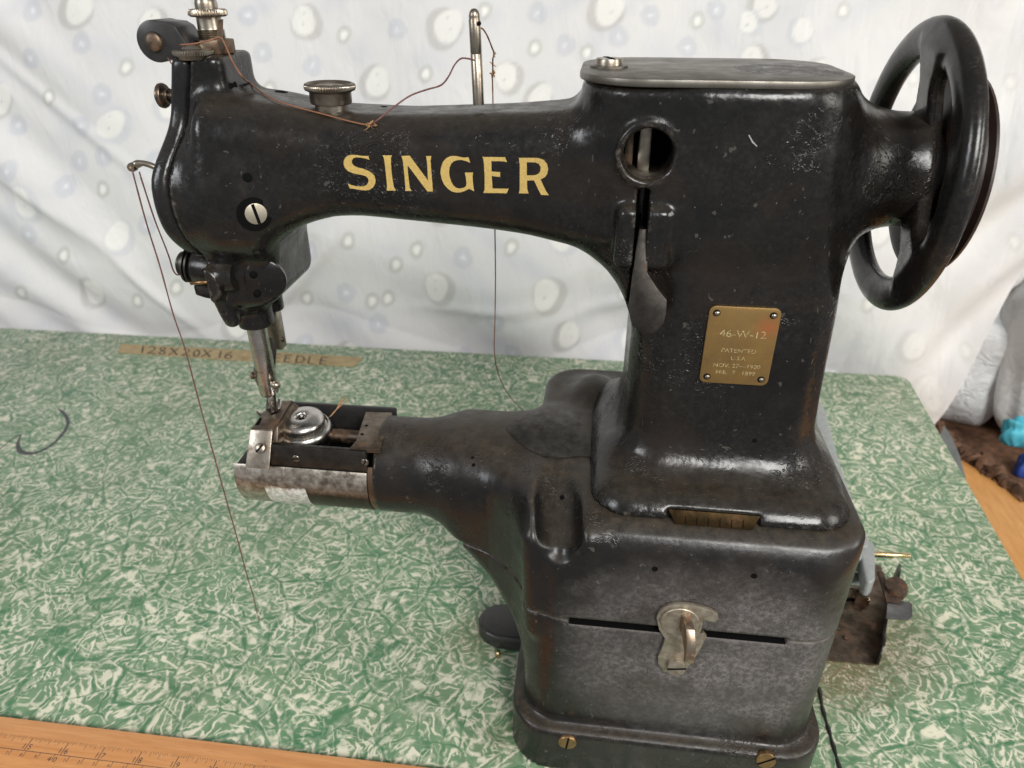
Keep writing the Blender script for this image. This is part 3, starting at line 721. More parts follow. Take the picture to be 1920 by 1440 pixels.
    # tiny sprigs
    for _ in range(700):
        a_, b_ = random.uniform(-100, 2000), random.uniform(-100, 800); r0 = random.uniform(0, 3)
        for k_ in range(3): blot(a_, b_, 9, 1.3, r0+k_, (.66, .67, .72), .5, .8)
    # cloth is printed only faintly on the far right
    pale = np.clip((U_-1480)/260, 0, 1)[..., None]*.6; colr = colr*(1-pale)+np.array((.77, .76, .745))*pale
    # hem
    Zs = Z
    n0, n1 = X.shape; V = np.stack([X, Y, Zs], -1).reshape(-1, 3)
    idx = np.arange(n0*n1).reshape(n0, n1)
    kq = keep[:-1, :-1] | keep[1:, :-1] | keep[1:, 1:] | keep[:-1, 1:]
    q = np.stack([idx[:-1, :-1][kq], idx[1:, :-1][kq], idx[1:, 1:][kq], idx[:-1, 1:][kq]], 1)
    o = obj('curtain', V, q, CLOTH)
    me = o.data
    ca = me.color_attributes.new('print', 'FLOAT_COLOR', 'POINT')
    c4 = np.concatenate([np.clip(colr.reshape(-1, 3), 0, 1), np.ones((n0*n1, 1))], 1).astype(np.float32)
    ca.data.foreach_set('color', c4.ravel())
    sol = o.modifiers.new('thickness', 'SOLIDIFY'); sol.thickness = .0006; sol.offset = 0
    return o
tag(curtain(), 'white cotton curtain printed with pale grey and blue buttons hanging behind the table', 'curtain')

# ------------------------------------------------------------------ bench, bags and cloths at the far right
Bn = thing('wood_bench', 'orange wooden slab with a ragged bark edge right of the green table', 'bench', (420, 250, -620))
edge = [atz(a, b, -70) for a, b in ((1735, 785), (1765, 815), (1800, 850), (1840, 878), (1880, 905), (1925, 935), (1990, 975), (2080, 1040))]
edge = catmull(edge, 3)
poly = [tuple(p) for p in edge]+[(760, -100, -70), (305, -100, -70), (305, edge[0][1], -70)]
v, f = prism(poly, (0, 0, -30)); obj('slab', v, f, BENCHWOOD, Bn, smooth=False)
bk = []
random.seed(9)
bp = []
for i, p in enumerate(catmull([e_ for e_ in edge], 5)): bp.append(np.array(p)+[random.uniform(-2, 2), random.uniform(1, 9), random.uniform(-8, 3)])
v, f = tube(bp, 9, 10, jitter=.25); v = v+rng.uniform(-2.8, 2.8, v.shape); obj('bark_edge', v, f, BARK, Bn)
bp = [np.array(p)+[random.uniform(-3, 3), random.uniform(10, 24), random.uniform(-16, -6)] for p in edge]; v, f = tube(bp, 12, 9, jitter=.5); v = v+rng.uniform(-2.2, 2.2, v.shape); obj('bark_edge', v, f, BARK, Bn)
for x_, y_ in ((700, -60), (700, 180)): obj('leg', *box(x_-18, x_+18, y_-18, y_+18, -619.8, -100.1), BENCHWOOD, Bn, smooth=False)
v, f = prism([atz(a, b, -24) for a, b in ((1770, 795), (1786, 818), (1800, 850), (1812, 892), (1806, 905), (1760, 830))], (0, 0, -60)); v, f = bevelled(v, f, 2)
tag(obj('grey_bracket', v, f, TABLESIDE, sharp=30), 'rounded dark grey bracket clamped under the right edge of the green table', 'bracket')
# storage shelf behind that the bags rest on
v, f = box(330, 900, 330, 640, -100, -92); tag(obj('low_shelf', v, f, BARK, smooth=False), 'dark brown shelf board under the white bags beyond the table corner', 'shelf')
def blobby(name, c, r, mat, lab, cat, seed=0, amp=.12, n=48, fold=0.0):
    rs = np.random.RandomState(seed); V = []; Fc = []; k = n//2
    ph = rs.uniform(0, 6.28, (10, 3)); fr = rs.uniform(1.5, 7, (10, 3))
    for i in range(k+1):
        th = math.pi*i/k
        for j in range(n):
            a = 2*math.pi*j/n; d = np.array([math.sin(th)*math.cos(a), math.sin(th)*math.sin(a), math.cos(th)])
            q = 1+amp*sum(math.sin(fr[t]@d+ph[t, 0])/(1+t*.5) for t in range(10))*.6
            q += fold*math.sin(9*a+4*d[2]+ph[0, 1])*math.sin(th)
            dd = np.sign(d)*np.abs(d)**.8
            V.append(np.array(c)+dd*np.array(r)*q)
    for i in range(k):
        for j in range(n): jj = (j+1) % n; Fc.append((i*n+j, (i+1)*n+j, (i+1)*n+jj, i*n+jj))
    V = np.array(V); V[:, 2] = np.maximum(V[:, 2], -91.8)
    return tag(obj(name, V, Fc, mat), lab, cat)
p = aty(1825, 660, 560); blobby('plastic_bag', (430, 560, -18), (76, 58, 82), BAG, 'translucent white plastic bag slumped behind the curtain hem', 'bag', 3, fold=.03)
p = aty(1935, 690, 470); blobby('cloth_bundle', (494, 505, 22), (62, 52, 112), LINEN, 'bulging white linen bundle at the right edge of the picture', 'bundle', 5, fold=.05)
p = aty(1880, 590, 600); blobby('crumpled_sheet', (p[0], 600, 75), (85, 60, 60), LINEN, 'crumpled off white sheet heaped above the plastic bag', 'sheet', 8, amp=.2, fold=.08)
p = aty(1902, 808, 436)
blobby('turquoise_cloth', (p[0]+4, 436, p[2]-2), (14, 10, 15), BLUECLOTH, 'scrap of turquoise cloth poking out under the white bundle', 'cloth', 21, amp=.2, fold=.04)
p = aty(1925, 890, 432)
blobby('blue_cloth', (p[0], 432, max(p[2], -84)), (13, 10, 14), NAVYCLOTH, 'royal blue cloth hanging below the turquoise scrap', 'cloth', 23, amp=.2, fold=.04)

# ------------------------------------------------------------------ THE MACHINE
SM = thing('sewing_machine', 'old black enamelled cylinder arm sewing machine with gold Singer lettering', 'sewing machine', (48, 75, 0))
V, Q = nets(f_upper, (-190, 6, 154), (130, 134, 335), 1.15); arm_o = obj('arm_casting', V, Q, ENAMEL, SM)
V, Q = nets(f_housing, (-110, -4, 98), (126, 152, 180), 1.15); obj('base_housing', V, Q, ENAMEL_WORN, SM)
V, Q = nets(f_lower, (-60, -6, -2), (130, 156, 106), 1.3); obj('base_lower', V, Q, ENAMEL_WORN, SM)
V, Q = nets(f_plate, (-190, 40, 238), (-158, 110, 336), .9); obj('face_plate', V, Q, ENAMEL_HEAD, SM)

# top cover plate with its screw
cp_ = rrect(38.5, 75, 97, 77, 25, 8)
v, f = prism([(a, b, 324.3) for a, b in cp_], (0, 0, 2.6)); v, f = bevelled(v, f, .5)
cov = obj('top_cover', v, f, COVERSTEEL, SM, sharp=30)
def screw(px=None, p=None, n=(0, 0, 1), r=3, h=1.2, mat=NICKEL, parent=None, name='screw', slot=0.0, dome=.3, sw=.18, lbl=None):
    n = np.array(n, float); n /= np.linalg.norm(n)
    body = lathe([(r, -.6), (r, h*.75), (r*.93, h), (0, h+dome*.3)], p, n, 32)
    o = obj(name, *body, mat, parent, sharp=40, label=lbl)
    u, v_, a = frame(n); c, s_ = math.cos(slot), math.sin(slot); d1 = u*c+v_*s_; d2 = -u*s_+v_*c
    b0 = np.array(p)+a*(h-.05); L_ = r*.97; W = r*sw
    q = [b0+d1*L_+d2*W/1, b0-d1*L_+d2*W, b0-d1*L_-d2*W, b0+d1*L_-d2*W]
    obj('screw_slot', *prism([x_+a*(.12+dome*.3) for x_ in q], a*.06-a*.3), BLACK, o, smooth=False)
    return o
screw(p=(0.5, 72, 326.9), n=(0, 0, 1), r=5.2, h=3.2, mat=NICKEL, parent=cov, slot=.3)
obj('washer', *lathe([(7.2, 0), (7.2, .8), (5, .9)], (0.5, 72, 326.9), n=32), COVERSTEEL, cov, sharp=40)
obj('screw_hole', *lathe([(2.4, 0), (2.4, .06), (0, .07)], (80, 84, 326.9), n=20), BLACK, cov)

# things fixed by their picture position on the castings
def dark_hole(px, py, f, r, parent=SM, name='oil_hole', oval=1.0, depth=.0):
    p, n = hit(px, py, f)
    v, f_ = lathe([(r, -.5), (r, .05), (r*.8, .12), (0, .04)], p, n, 20)  # black disc set on the surface; the hole's darkness is only its colour
    return obj(name, v, f_, BLACK, parent)
for px, py, r in ((464, 333, 1.9), (720, 200, 1.3), (1030, 195, 0)):
    if r: dark_hole(px, py, f_upper, r)
dark_hole(437, 160, f_upper, 3.4); dark_hole(527, 172, f_upper, 2.8); dark_hole(756, 195, f_upper, 1.8); dark_hole(1415, 826, f_upper, 1.0)
for px, py, r in ((1228, 1067, 1.35), (1414, 1080, 1.35), (1054, 933, 1.2), (888, 872, .9), (886, 858, .7)):
    dark_hole(px, py, f_housing, r)
for px, py, sl in ((1064, 1390, 1.45), (1436, 1424, .55)):
    p, n = hit(px, py, f_lower); screw(p=p-n*.6, n=n, r=4.7, h=1.7, mat=BRASS, parent=SM, slot=sl, name='base_screw', sw=.1)
# screw in its recess on the head
p, n = hit(477, 402, f_upper)
obj('recess_shade_disc', *lathe([(6.9, -.4), (6.9, .14), (6.5, .2), (0, .2)], p, n, 40), BLACK, SM, sharp=40)  # black disc standing proud; the shade of the recess is in its colour
screw(p=p+np.array([.7, 0, .3]), n=n, r=4.3, h=.5, mat=metal('dull_screw', (.60, .56, .47), (.45, .40, .31), .5, .1), parent=SM, slot=1.75, name='head_screw', sw=.15)

# gold lettering
LET = {'S': (0, [[(485,118),(510,188),(440,165),(350,148),(270,143),(215,160),(190,205),(195,250),(230,295),(300,325),(400,350),(490,385),(560,430),(600,480),(617,550),(610,620),(575,680),(520,722),(450,738),(380,735),(290,722),(215,706),(155,703),(118,617),(180,640),(260,660),(340,668),(400,665),(450,645),(485,600),(492,560),(480,515),(440,480),(380,462),(290,447),(200,425),(120,390),(65,330),(42,270),(45,200),(80,140),(135,105),(200,98),(290,104),(380,118)]]),
 'I': (0, [[(742,108),(912,108),(895,150),(895,260),(905,400),(925,550),(945,670),(985,742),(818,742),(825,660),(812,520),(795,360),(780,230),(765,150)]]),
 'N': (0, [[(1083,118),(1232,112),(1270,165),(1560,560),(1560,500),(1545,250),(1528,120),(1622,120),(1608,200),(1615,320),(1630,500),(1650,755),(1550,758),(1200,290),(1193,310),(1205,450),(1232,690),(1270,748),(1150,748),(1155,690),(1140,500),(1120,300),(1105,190)]]),
 'G': (1, [[(510,128),(540,222),(480,195),(400,172),(330,175),(270,195),(225,240),(200,300),(193,380),(203,450),(230,530),(265,590),(310,630),(370,640),(430,628),(468,605),(478,560),(468,460),(450,378),(588,378),(578,420),(580,500),(590,600),(605,688),(565,665),(520,645),(450,680),(380,702),(310,705),(240,690),(170,640),(110,570),(70,480),(52,380),(62,290),(95,200),(150,140),(220,110),(300,108),(380,125),(440,135)]]),
 'E': (1, [[(738,122),(1110,128),(1142,210),(1080,195),(885,192),(888,362),(1030,370),(1028,452),(890,435),(895,500),(905,640),(1170,642),(1135,718),(752,712),(775,660),(775,450),(765,250),(755,165)]]),
 'R': (1, [[(1335,138),(1560,138),(1660,142),(1740,170),(1795,235),(1815,320),(1800,400),(1760,455),(1692,490),(1730,580),(1780,680),(1825,750),(1700,745),(1650,650),(1590,520),(1575,505),(1470,510),(1470,640),(1495,722),(1335,718),(1348,660),(1350,450),(1350,250)], [(1465,210),(1600,212),(1660,235),(1690,290),(1690,350),(1660,395),(1600,422),(1465,425)]])}
def decal(loops, f, mat, name, parent, off=.12, maxlen=6, lab=None):
    pts = [Vector((a, b, 0)) for lp in loops for a, b in lp]
    tris = tessellate_polygon([[Vector((a, b, 0)) for a, b in lp] for lp in loops])
    bm = bmesh.new(); vs = [bm.verts.new(q) for q in pts]
    for t in tris:
        try: bm.faces.new([vs[i] for i in t])
        except ValueError: pass
    for _ in range(5):
        es = [e for e in bm.edges if e.calc_length() > maxlen]
        if not es: break
        bmesh.ops.subdivide_edges(bm, edges=es, cuts=1)
        bmesh.ops.triangulate(bm, faces=bm.faces[:])
    bm.verts.index_update()
    P2 = np.array([(q.co.x, q.co.y) for q in bm.verts]); Fc = [tuple(q.index for q in g.verts) for g in bm.faces]; bm.free()
    W = march(P2[:, 0], P2[:, 1], f); g = grad(f, W); g /= np.linalg.norm(g, axis=1)[:, None]
    # make faces look outwards
    Wf = W+g*off; a, b, c = (Wf[Fc[0][i]] for i in range(3))
    Fo = []
    for t in Fc:
        a, b, c = (Wf[i] for i in t); nn = np.cross(b-a, c-a)
        Fo.append(t if nn@g[t[0]] > 0 else t[::-1])
    return obj(name, Wf, Fo, mat, parent, label=lab)
for k, (src, loops) in LET.items():
    sc_, ox, oy = ((9.6, 640, 280), (1920/220, 820, 280))[src]
    decal([[(ox+a/sc_, oy+b/sc_) for a, b in lp] for lp in loops], f_upper, GOLD, 'gold_letter', SM, lab='gold letter '+k)

decal([[(1403, 253), (1405, 253), (1412, 265), (1420, 274), (1419, 275), (1410, 267)]], f_upper, plain('scratch_grey', (.35, .34, .32), .6), 'scratch', SM, off=.06)
# brass name plate
cor = [aty(a, b, 37.0) for a, b in ((1328, 575), (1463, 577), (1443, 723), (1313, 717))]
c0 = sum(cor)/4; W_ = (np.linalg.norm(cor[1]-cor[0])+np.linalg.norm(cor[2]-cor[3]))/2; H_ = (np.linalg.norm(cor[3]-cor[0])+np.linalg.norm(cor[2]-cor[1]))/2
BP = thing('x', 'x', 'x', (0, 0, 0)); bpy.data.objects.remove(BP)
v, f = prism([(a, 37.9, b) for a, b in rrect(c0[0], c0[2], W_, H_, 2.6, 5)], (0, -1.1, 0)); v, f = bevelled(v, f, .25)
NP = obj('name_plate', v, f, BRASSPLATE, SM, sharp=30, label='brass patent plate with a reddish stain')
YP = 36.8
for sx in (-1, 1):
    for sz in (-1, 1):
        pc = (c0[0]+sx*(W_/2-2.9), YP, c0[2]+sz*(H_/2-2.9))
        obj('rivet_recess', *lathe([(1.45, -.1), (1.45, .06), (0, .07)], pc, (0, -1, 0), 20), BLACK, NP)
        obj('rivet', *lathe([(1.1, 0), (1.0, .35), (.6, .65), (0, .75)], (pc[0]+.12, YP-.05, pc[2]-.1), (0, -1, 0), 20), NICKEL, NP)
for body, sz, dx, dz in (('46-W-12', 4.4, .5, 4.2), ('PATENTED', 2.5, 0, -2.6), ('U.S.A', 2.3, .3, -5.9), ('NOV. 27—1900', 2.5, .2, -9.4), ('FEB.  7   1899', 2.5, .2, -12.6)):
    sp = 1.12
    V_, F_ = text_mesh(body, sz)
    V_ = np.stack([c0[0]+dx+V_[:, 0]*sp, np.full(len(V_), YP-.06), c0[2]+dz+V_[:, 1]], 1)
    obj('stamped_text', V_, F_, ENGRAVE, NP, smooth=False)

# inspection hole innards
obj('inner_rod', *box(13.2, 18.0, 52, 60, 285, 318, .8), NICKEL, SM, sharp=30)
obj('inner_rod', *box(8.2, 11.6, 54, 60, 285, 318, .8), BROWNSTEEL, SM, sharp=30)
obj('hole_shade_sheet', *box(2, 30, 61, 62, 285, 320), BLACK, SM, smooth=False)  # black sheet paints the darkness deep in the hole

# stitch regulator lever
pl = [(1198, 430, 36), (1215, 430, 36), (1215, 470, 34), (1214, 512, 31.8), (1232, 540, 30), (1251, 564, 29), (1249, 590, 28), (1245, 606, 27.4), (1236, 619, 26.8), (1222, 626, 26.4), (1207, 627, 26.4), (1193, 619, 26.8), (1183, 603, 27.5), (1179, 580, 28.7), (1186, 520, 31.5), (1192, 470, 34)]
P3 = [aty(a, b, y_) for a, b, y_ in pl]; v, f = prism(P3, (0, 3.0, 0.6)); v, f = bevelled(v, f, .45)
obj('stitch_lever', v, f, metal('lever_steel', (.075, .068, .06), (.04, .036, .032), .5, .15), SM, sharp=30)

# spool pin / thread post, pressure cap
pb = aty(897, 186, 66)
obj('thread_post', *lathe([(2.2, -2), (2.2, 16), (2.05, 16.2), (2.2, 16.5), (2.2, 27.5), (2.0, 28.0), (2.05, 28.6), (2.0, 29.4), (1.6, 30.5), (.9, 31.2), (0, 31.4)], (pb[0], 66, pb[2]), (-.03, 0, 1), 32), NICKEL, SM, sharp=40)
obj('post_hole', *lathe([(.8, -.1), (.8, .1), (0, .12)], (pb[0]+1.2, 64.2, pb[2]+26.5), (.5, -1, 0), 14), BLACK, SM)
pb2 = aty(622, 200, 68)
cap = obj('pressure_cap', *lathe([(6.6, -4), (6.6, 1.0), (6.8, 1.1), (8.0, 1.3), (8.3, 2), (8.3, 5.6), (8.6, 5.9), (9.6, 6.4), (9.9, 7.1), (9.9, 8.0), (9.6, 8.6), (8.9, 9.0), (8.0, 8.6), (6, 8.0), (0, 7.6)], (pb2[0], 68, pb2[2]), (.02, 0, 1), 120, knurl=(6.3, 8.7, .26, 0)), NICKEL, SM, sharp=50)
# tower top: hexagon nut, threaded bush, knurled cap, small knob
tx, ty_ = -158.2, 74.0
obj('tower_nut', *bevelled(*prism([(tx+8.2*math.cos(a+.35), ty_+8.2*math.sin(a+.35), 330) for a in [i*math.pi/3 for i in range(6)]], (0, 0, 5.2)), .4), BROWNSTEEL, SM, sharp=30)
th = [(5.4, 0)]
for i in range(6): th += [(5.4, i*.62+.1), (4.9, i*.62+.4)]
th += [(4.8, 4.0), (4.7, 8.2)]
obj('threaded_bush', *lathe(th, (tx, ty_, 335.2), n=40), NICKEL, SM, sharp=25)
obj('knurled_nut', *lathe([(5.0, 0), (6.6, .2), (7.2, .8), (7.2, 2.3), (6.8, 2.9), (5.0, 3.0), (4.3, 3.0), (4.3, 4.8), (3.9, 6.4), (2.8, 7.7), (1.2, 8.4), (0, 8.5)], (tx, ty_, 343.0), n=96, knurl=(.5, 2.5, .28, 0)), NICKEL, SM, sharp=40)
obj('cap_stem', *lathe([(1.4, 0), (1.4, 4), (0, 4.2)], (tx-.3, ty_, 351.2), n=16), DARKSTEEL, SM)
pk = aty(362, 97, 64)
obj('thumb_screw', *lathe([(5.5, -2.5), (6.2, -1.2), (7.2, -1.0), (7.5, -.4), (7.5, .6), (7.0, 1.1), (4.2, 1.4), (3.5, 2.4), (1.8, 3.2), (0, 3.4)], (pk[0], 64, pk[2]-.2), n=96, knurl=(-.6, .8, .28, 0)), NICKEL, SM, sharp=40)
# thread guide blade by the nut
v, f = prism([aty(a, b, 66) for a, b in ((409, 38), (416, 36), (415, 70), (422, 88), (416, 94), (409, 84), (406, 68))], (0, 1.2, 0)); obj('thread_guide', v, f, BROWNSTEEL, SM, smooth=False)
# round-nosed black bracket with its pin
c1 = aty(290, 78, 62); c2 = aty(352, 100, 62); RA = 7.6
out = []
for a in range(70, 300, 12): out.append((c1[0]+RA*math.cos(math.radians(a)), c1[2]+RA*math.sin(math.radians(a))))
q0 = [aty(a, b, 62) for a, b in ((318, 112), (352, 112), (352, 84), (340, 68), (328, 50), (314, 42))]
out += [(q[0], q[2]) for q in q0]
v, f = prism([(a, 62, b) for a, b in out], (0, 15, 0)); v, f = bevelled(v, f, .7, 2)
br = obj('thread_bracket', v, f, BLACKRUB, SM, sharp=35)
obj('bracket_pin', *lathe([(3.6, -.5), (3.6, 1.2), (3.2, 1.7), (1.5, 2.1), (0, 2.2)], (c1[0], 62, c1[2]), (0, -1, .05), 32), BROWNSTEEL, br, sharp=40)
# thumb screw on the face plate side
pk = aty(318, 180, 70)
ks = obj('side_screw', *lathe([(1.9, -5), (1.9, 1.2), (3.0, 1.3), (3.0, 3.2), (4.6, 3.4), (5.0, 4.2), (4.8, 5.3), (3.6, 6.2), (0, 6.5)], (pk[0]+1.5, 70, pk[2]), (-1, 0, .02), 36), BROWNSTEEL, SM, sharp=40)

# take-up lever
tl = catmull([aty(a, b, y_) for a, b, y_ in ((330, 336, 62), (306, 322, 60), (288, 312, 59), (268, 306, 58.5), (252, 309, 58.5))], 5)
rd = list(np.linspace(1.9, 1.5, len(tl)-5))+[1.6, 1.9, 2.1, 2.0, 1.2]
tk = obj('take_up_lever', *tube(tl, 1.6, 12, radii=rd, flat=.8), NICKEL, SM)
e0 = aty(249, 313, 58.5); obj('lever_eye', *lathe([(.55, -1.75), (1.6, -1.7), (1.9, -1), (1.9, 1), (1.6, 1.7), (.55, 1.75)], e0, (0, -1, 0), 24), NICKEL, tk, sharp=40)
obj('eye_hole', *lathe([(.6, 0), (.6, .05), (0, .06)], e0+np.array([0, -1.75, 0]), (0, -1, 0), 12), FRAY, tk)

# tension assembly under the face plate
pt = aty(352, 493, 68)
ax_ = (-1, 0, .12)
ts = obj('tension_boss', *lathe([(8.2, -14), (8.2, -1), (7.4, .2), (4, .4), (0, .4)], (pt[0]+4.0, 68, pt[2]-1), ax_, 36), ENAMEL_SMALL, SM, sharp=40)
obj('tension_disc', *lathe([(2, 0), (8.0, .3), (8.4, .9), (8.0, 1.1), (2, .9)], (pt[0]+3.0, 68, pt[2]-1), ax_, 36), DARKSTEEL, ts, sharp=40)
obj('tension_disc', *lathe([(2, 0), (8.0, .3), (8.4, .9), (8.0, 1.1), (2, .9)], (pt[0]+1.2, 68, pt[2]-.8), ax_, 36), DARKSTEEL, ts, sharp=40)
obj('tension_nut', *lathe([(2.5, 0), (5.5, .2), (5.8, .7), (5.6, 2.2), (4.5, 3.0), (1.5, 3.1), (0, 3.1)], (pt[0]-.8, 68, pt[2]-.6), ax_, 36), DARKSTEEL, ts, sharp=40)
pq = aty(435, 527, 52); obj('lower_boss', *lathe([(6.2, -3), (6.8, -1), (6.8, 4), (6.3, 6.6), (5.2, 7.4), (0, 7.6)], (pq[0]-3.0, 57, pq[2]), (-1, 0, -.05), 36), ENAMEL_SMALL, SM, sharp=40)
pin = [aty(358, 531, 57), aty(395, 528, 57)]; obj('guide_pin', *tube([pin[0], pin[0]*.5+pin[1]*.5, pin[1]], .9, 12), BRASS, SM)
v, f = prism([aty(a, b, 62) for a, b in ((361, 535), (400, 537), (420, 548), (430, 575), (408, 564), (385, 560), (366, 554))], (0, 11, 0)); v, f = bevelled(v, f, 1.0, 2)
obj('lower_bracket', v, f, ENAMEL_SMALL, SM, sharp=40)
obj('spring_plate', *bevelled(*prism([aty(a, b, 60) for a, b in ((368, 538), (396, 540), (398, 553), (371, 552))], (0, 1.2, 0)), .3), DARKSTEEL, SM, sharp=30)
for px, py in ((383, 508), (416, 541)):
    pp = aty(px, py, 57.5 if px < 400 else 49.6); obj('grub_screw', *lathe([(1.1, -.4), (1.1, .1), (0, .12)], pp, (0, -1, 0), 16), BLACK, SM)

p_, n_d = hit(497, 525, f_upper)
obj('lower_disc', *lathe([(9.0, -2.5), (9.2, -.5), (8.6, .0), (0, .1)], p_, n_d, 40), ENAMEL_SMALL, SM, sharp=40)
for px, py in ((475, 515), (482, 551)):
    d_ = aty(px, py, p_[1]-1.0); obj('oil_hole', *lathe([(1.7, 0), (1.7, .3), (0, .3)], d_, n_d, 16), BLACK, SM)
# needle bar, clamp, needle
nx, ny = -163.8, 75
NB = obj('needle_bar', *lathe([(4.7, 0), (4.9, .3), (4.9, 44)], (nx, ny, 170), n=40), STEEL, SM, sharp=40)
obj('needle_clamp', *lathe([(3.9, 0), (4.2, .4), (4.2, 14), (4.5, 15)], (nx-.1, ny-.6, 169), n=36), NICKEL, NB, sharp=40)
obj('clamp_hole', *lathe([(.9, 0), (.9, .05), (0, .06)], (nx-.4, ny-4.7, 176.0), (0, -1, 0.1), 14), BLACK, NB)
pcs = aty(516, 721, 72)
obj('clamp_screw', *lathe([(1.2, 0), (1.2, 1.5), (2.1, 1.8), (2.3, 3), (2.0, 4.2), (1.2, 5), (0, 5.3)], (nx+3.2, 72.5, pcs[2]), (1, -.3, .0), 24), NICKEL, NB, sharp=40)
pcs = aty(474, 706, 72)
obj('thread_guide_screw', *lathe([(1.3, 0), (1.3, 1.6), (2.0, 1.9), (2.0, 3), (1.2, 3.3), (0, 3.3)], (nx-3.6, 73, pcs[2]), (-1, 0, .05), 20), BROWNSTEEL, NB, sharp=40)
v, f = prism([aty(a, b, 72) for a, b in ((474, 690), (482, 692), (492, 726), (484, 727), (478, 715))], (0, 3, 0)); obj('bar_thread_guide', *bevelled(v, f, .4), NICKEL, NB, sharp=30)
obj('needle', *lathe([(0, 0), (.5, 3), (.8, 8), (1.1, 14), (1.4, 15), (1.4, 22)], (nx, ny-.3, 149), n=16), STEEL, SM)
# presser bar and foot
px_, py_ = -160.2, 87
PB = obj('presser_bar', *box(px_-3.2, px_+3.2, py_-3.0, py_+3.0, 190, 218, .6), NICKEL, SM, sharp=30)
for px, py in ((527, 636), (496, 632)):
    pp = aty(px, py, 86); obj('bar_screw', *lathe([(1.4, -2), (1.4, 1.5), (.8, 1.9), (0, 2)], pp, ((1 if px > 510 else -1), 0, 0), 16), BROWNSTEEL, PB, sharp=40)
sh = [(500, 632, 84), (511, 632, 84), (517, 650, 84), (515, 680, 83), (513, 705, 82), (515, 740, 80), (516, 770, 78), (510, 774, 76), (497, 772, 75), (500, 745, 79), (497, 700, 82), (500, 670, 83), (496, 650, 84)]
v, f = prism([aty(a, b, y_) for a, b, y_ in sh], (0, 1.8, 0)); FT = obj('presser_foot', *bevelled(v, f, .3), DARKSTEEL, SM, sharp=30)
for sx in (-2.0, 2.0):
    obj('foot_toe', *tube([(nx+sx*1.2, 80, 163), (nx+sx, 77, 156), (nx+sx*.9, 73.5, 153.2), (nx+sx*.6, 71, 152.8)], 1.2, 10, radii=[1.3, 1.2, 1.2, .8], flat=.7), STEEL, FT)
hk = catmull([aty(a, b, y_) for a, b, y_ in ((506, 770, 76), (497, 776, 74), (489, 778, 72), (482, 772, 71))], 4)
obj('foot_hook', *tube(hk, 1.2, 10, radii=list(np.linspace(1.8, .9, len(hk))), flat=.6), BROWNSTEEL, FT)

# ---- cylinder bed end: shell, side wall, needle plate, hook
def arcshell(x0, x1, R0, a0, a1, th, n=40, cy=75, cz=130, cap=True):
    """sleeve: angles in degrees measured in the y-z plane, 180 = towards the viewer"""
    V = []; Fc = []
    for r_ in (R0, R0-th):
        for x_ in (x0, x1):
            for i in range(n+1):
                a = math.radians(a0+(a1-a0)*i/n); V.append((x_, cy+r_*math.cos(a), cz+r_*math.sin(a)))
    m_ = n+1
    for i in range(n):
        Fc += [(i, i+1, m_+i+1, m_+i), (2*m_+i, 3*m_+i, 3*m_+i+1, 2*m_+i+1), (i, 2*m_+i, 2*m_+i+1, i+1), (m_+i, m_+i+1, 3*m_+i+1, 3*m_+i)]
    Fc += [(0, m_, 3*m_, 2*m_), (n, 2*m_+n, 3*m_+n, m_+n)]
    return V, Fc
v, f = arcshell(-178.5, -108.0, 25.3, 157, 372, 1.0)
v, f = bevelled(v, f, .25); 
SL = NT('sleeve_steel'); SL.set(Metallic=.9)
pos = SL.g.outputs['Position']; sx_ = SL.new('ShaderNodeSeparateXYZ'); SL.L(pos, sx_.inputs[0])
n_ = SL.noise(170, 7, .7); n2_ = SL.noise(60, 5, .6)
silver = SL.mix(SL.ramp(n_, [(.36, 0.0), (.64, 1.0)]), (.24, .20, .155), (.66, .62, .55))
band = SL.mix(SL.ramp(SL.noise(330, 6, .75), [(.42, 0.0), (.58, 1.0)]), (.78, .78, .72), (.42, .42, .37))
darkp = SL.mix(SL.ramp(n_, [(.4, 0.0), (.8, 1.0)]), (.055, .052, .05), (.13, .115, .095))
# brighter towards the top edge and left end, darker towards the belly, pale band of old solder in the middle
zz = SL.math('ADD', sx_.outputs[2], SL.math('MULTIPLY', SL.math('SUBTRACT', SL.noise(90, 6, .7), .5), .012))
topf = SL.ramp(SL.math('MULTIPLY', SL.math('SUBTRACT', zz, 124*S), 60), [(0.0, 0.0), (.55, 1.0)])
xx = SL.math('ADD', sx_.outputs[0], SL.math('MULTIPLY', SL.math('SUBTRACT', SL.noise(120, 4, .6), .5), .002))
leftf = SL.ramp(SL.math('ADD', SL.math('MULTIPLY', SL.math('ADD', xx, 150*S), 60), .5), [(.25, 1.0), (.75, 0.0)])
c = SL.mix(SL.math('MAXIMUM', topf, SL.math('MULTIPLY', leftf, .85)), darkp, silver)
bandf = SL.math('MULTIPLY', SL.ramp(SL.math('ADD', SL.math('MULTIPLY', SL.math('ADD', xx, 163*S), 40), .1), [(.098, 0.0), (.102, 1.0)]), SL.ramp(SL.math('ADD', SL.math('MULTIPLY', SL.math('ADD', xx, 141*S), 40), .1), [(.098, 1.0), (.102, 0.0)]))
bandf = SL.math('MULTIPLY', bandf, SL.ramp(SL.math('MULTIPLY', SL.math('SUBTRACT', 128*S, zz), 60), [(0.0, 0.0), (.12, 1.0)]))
c = SL.mix(SL.math('MULTIPLY', bandf, .9), c, band); SL.col(c)
SL.L(SL.math('SUBTRACT', .95, SL.math('MULTIPLY', bandf, .8)), SL.b.inputs['Metallic'])
SL.rough(SL.ramp(n_, [(.3, .28), (.7, .46)])); SL.bump(SL.noise(500, 4, .7), .4, .0002)
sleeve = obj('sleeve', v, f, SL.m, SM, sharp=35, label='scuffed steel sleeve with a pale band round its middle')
dp = [(75+24.2*math.cos(math.radians(a)), 130+24.2*math.sin(math.radians(a))) for a in range(158, 384, 5)]
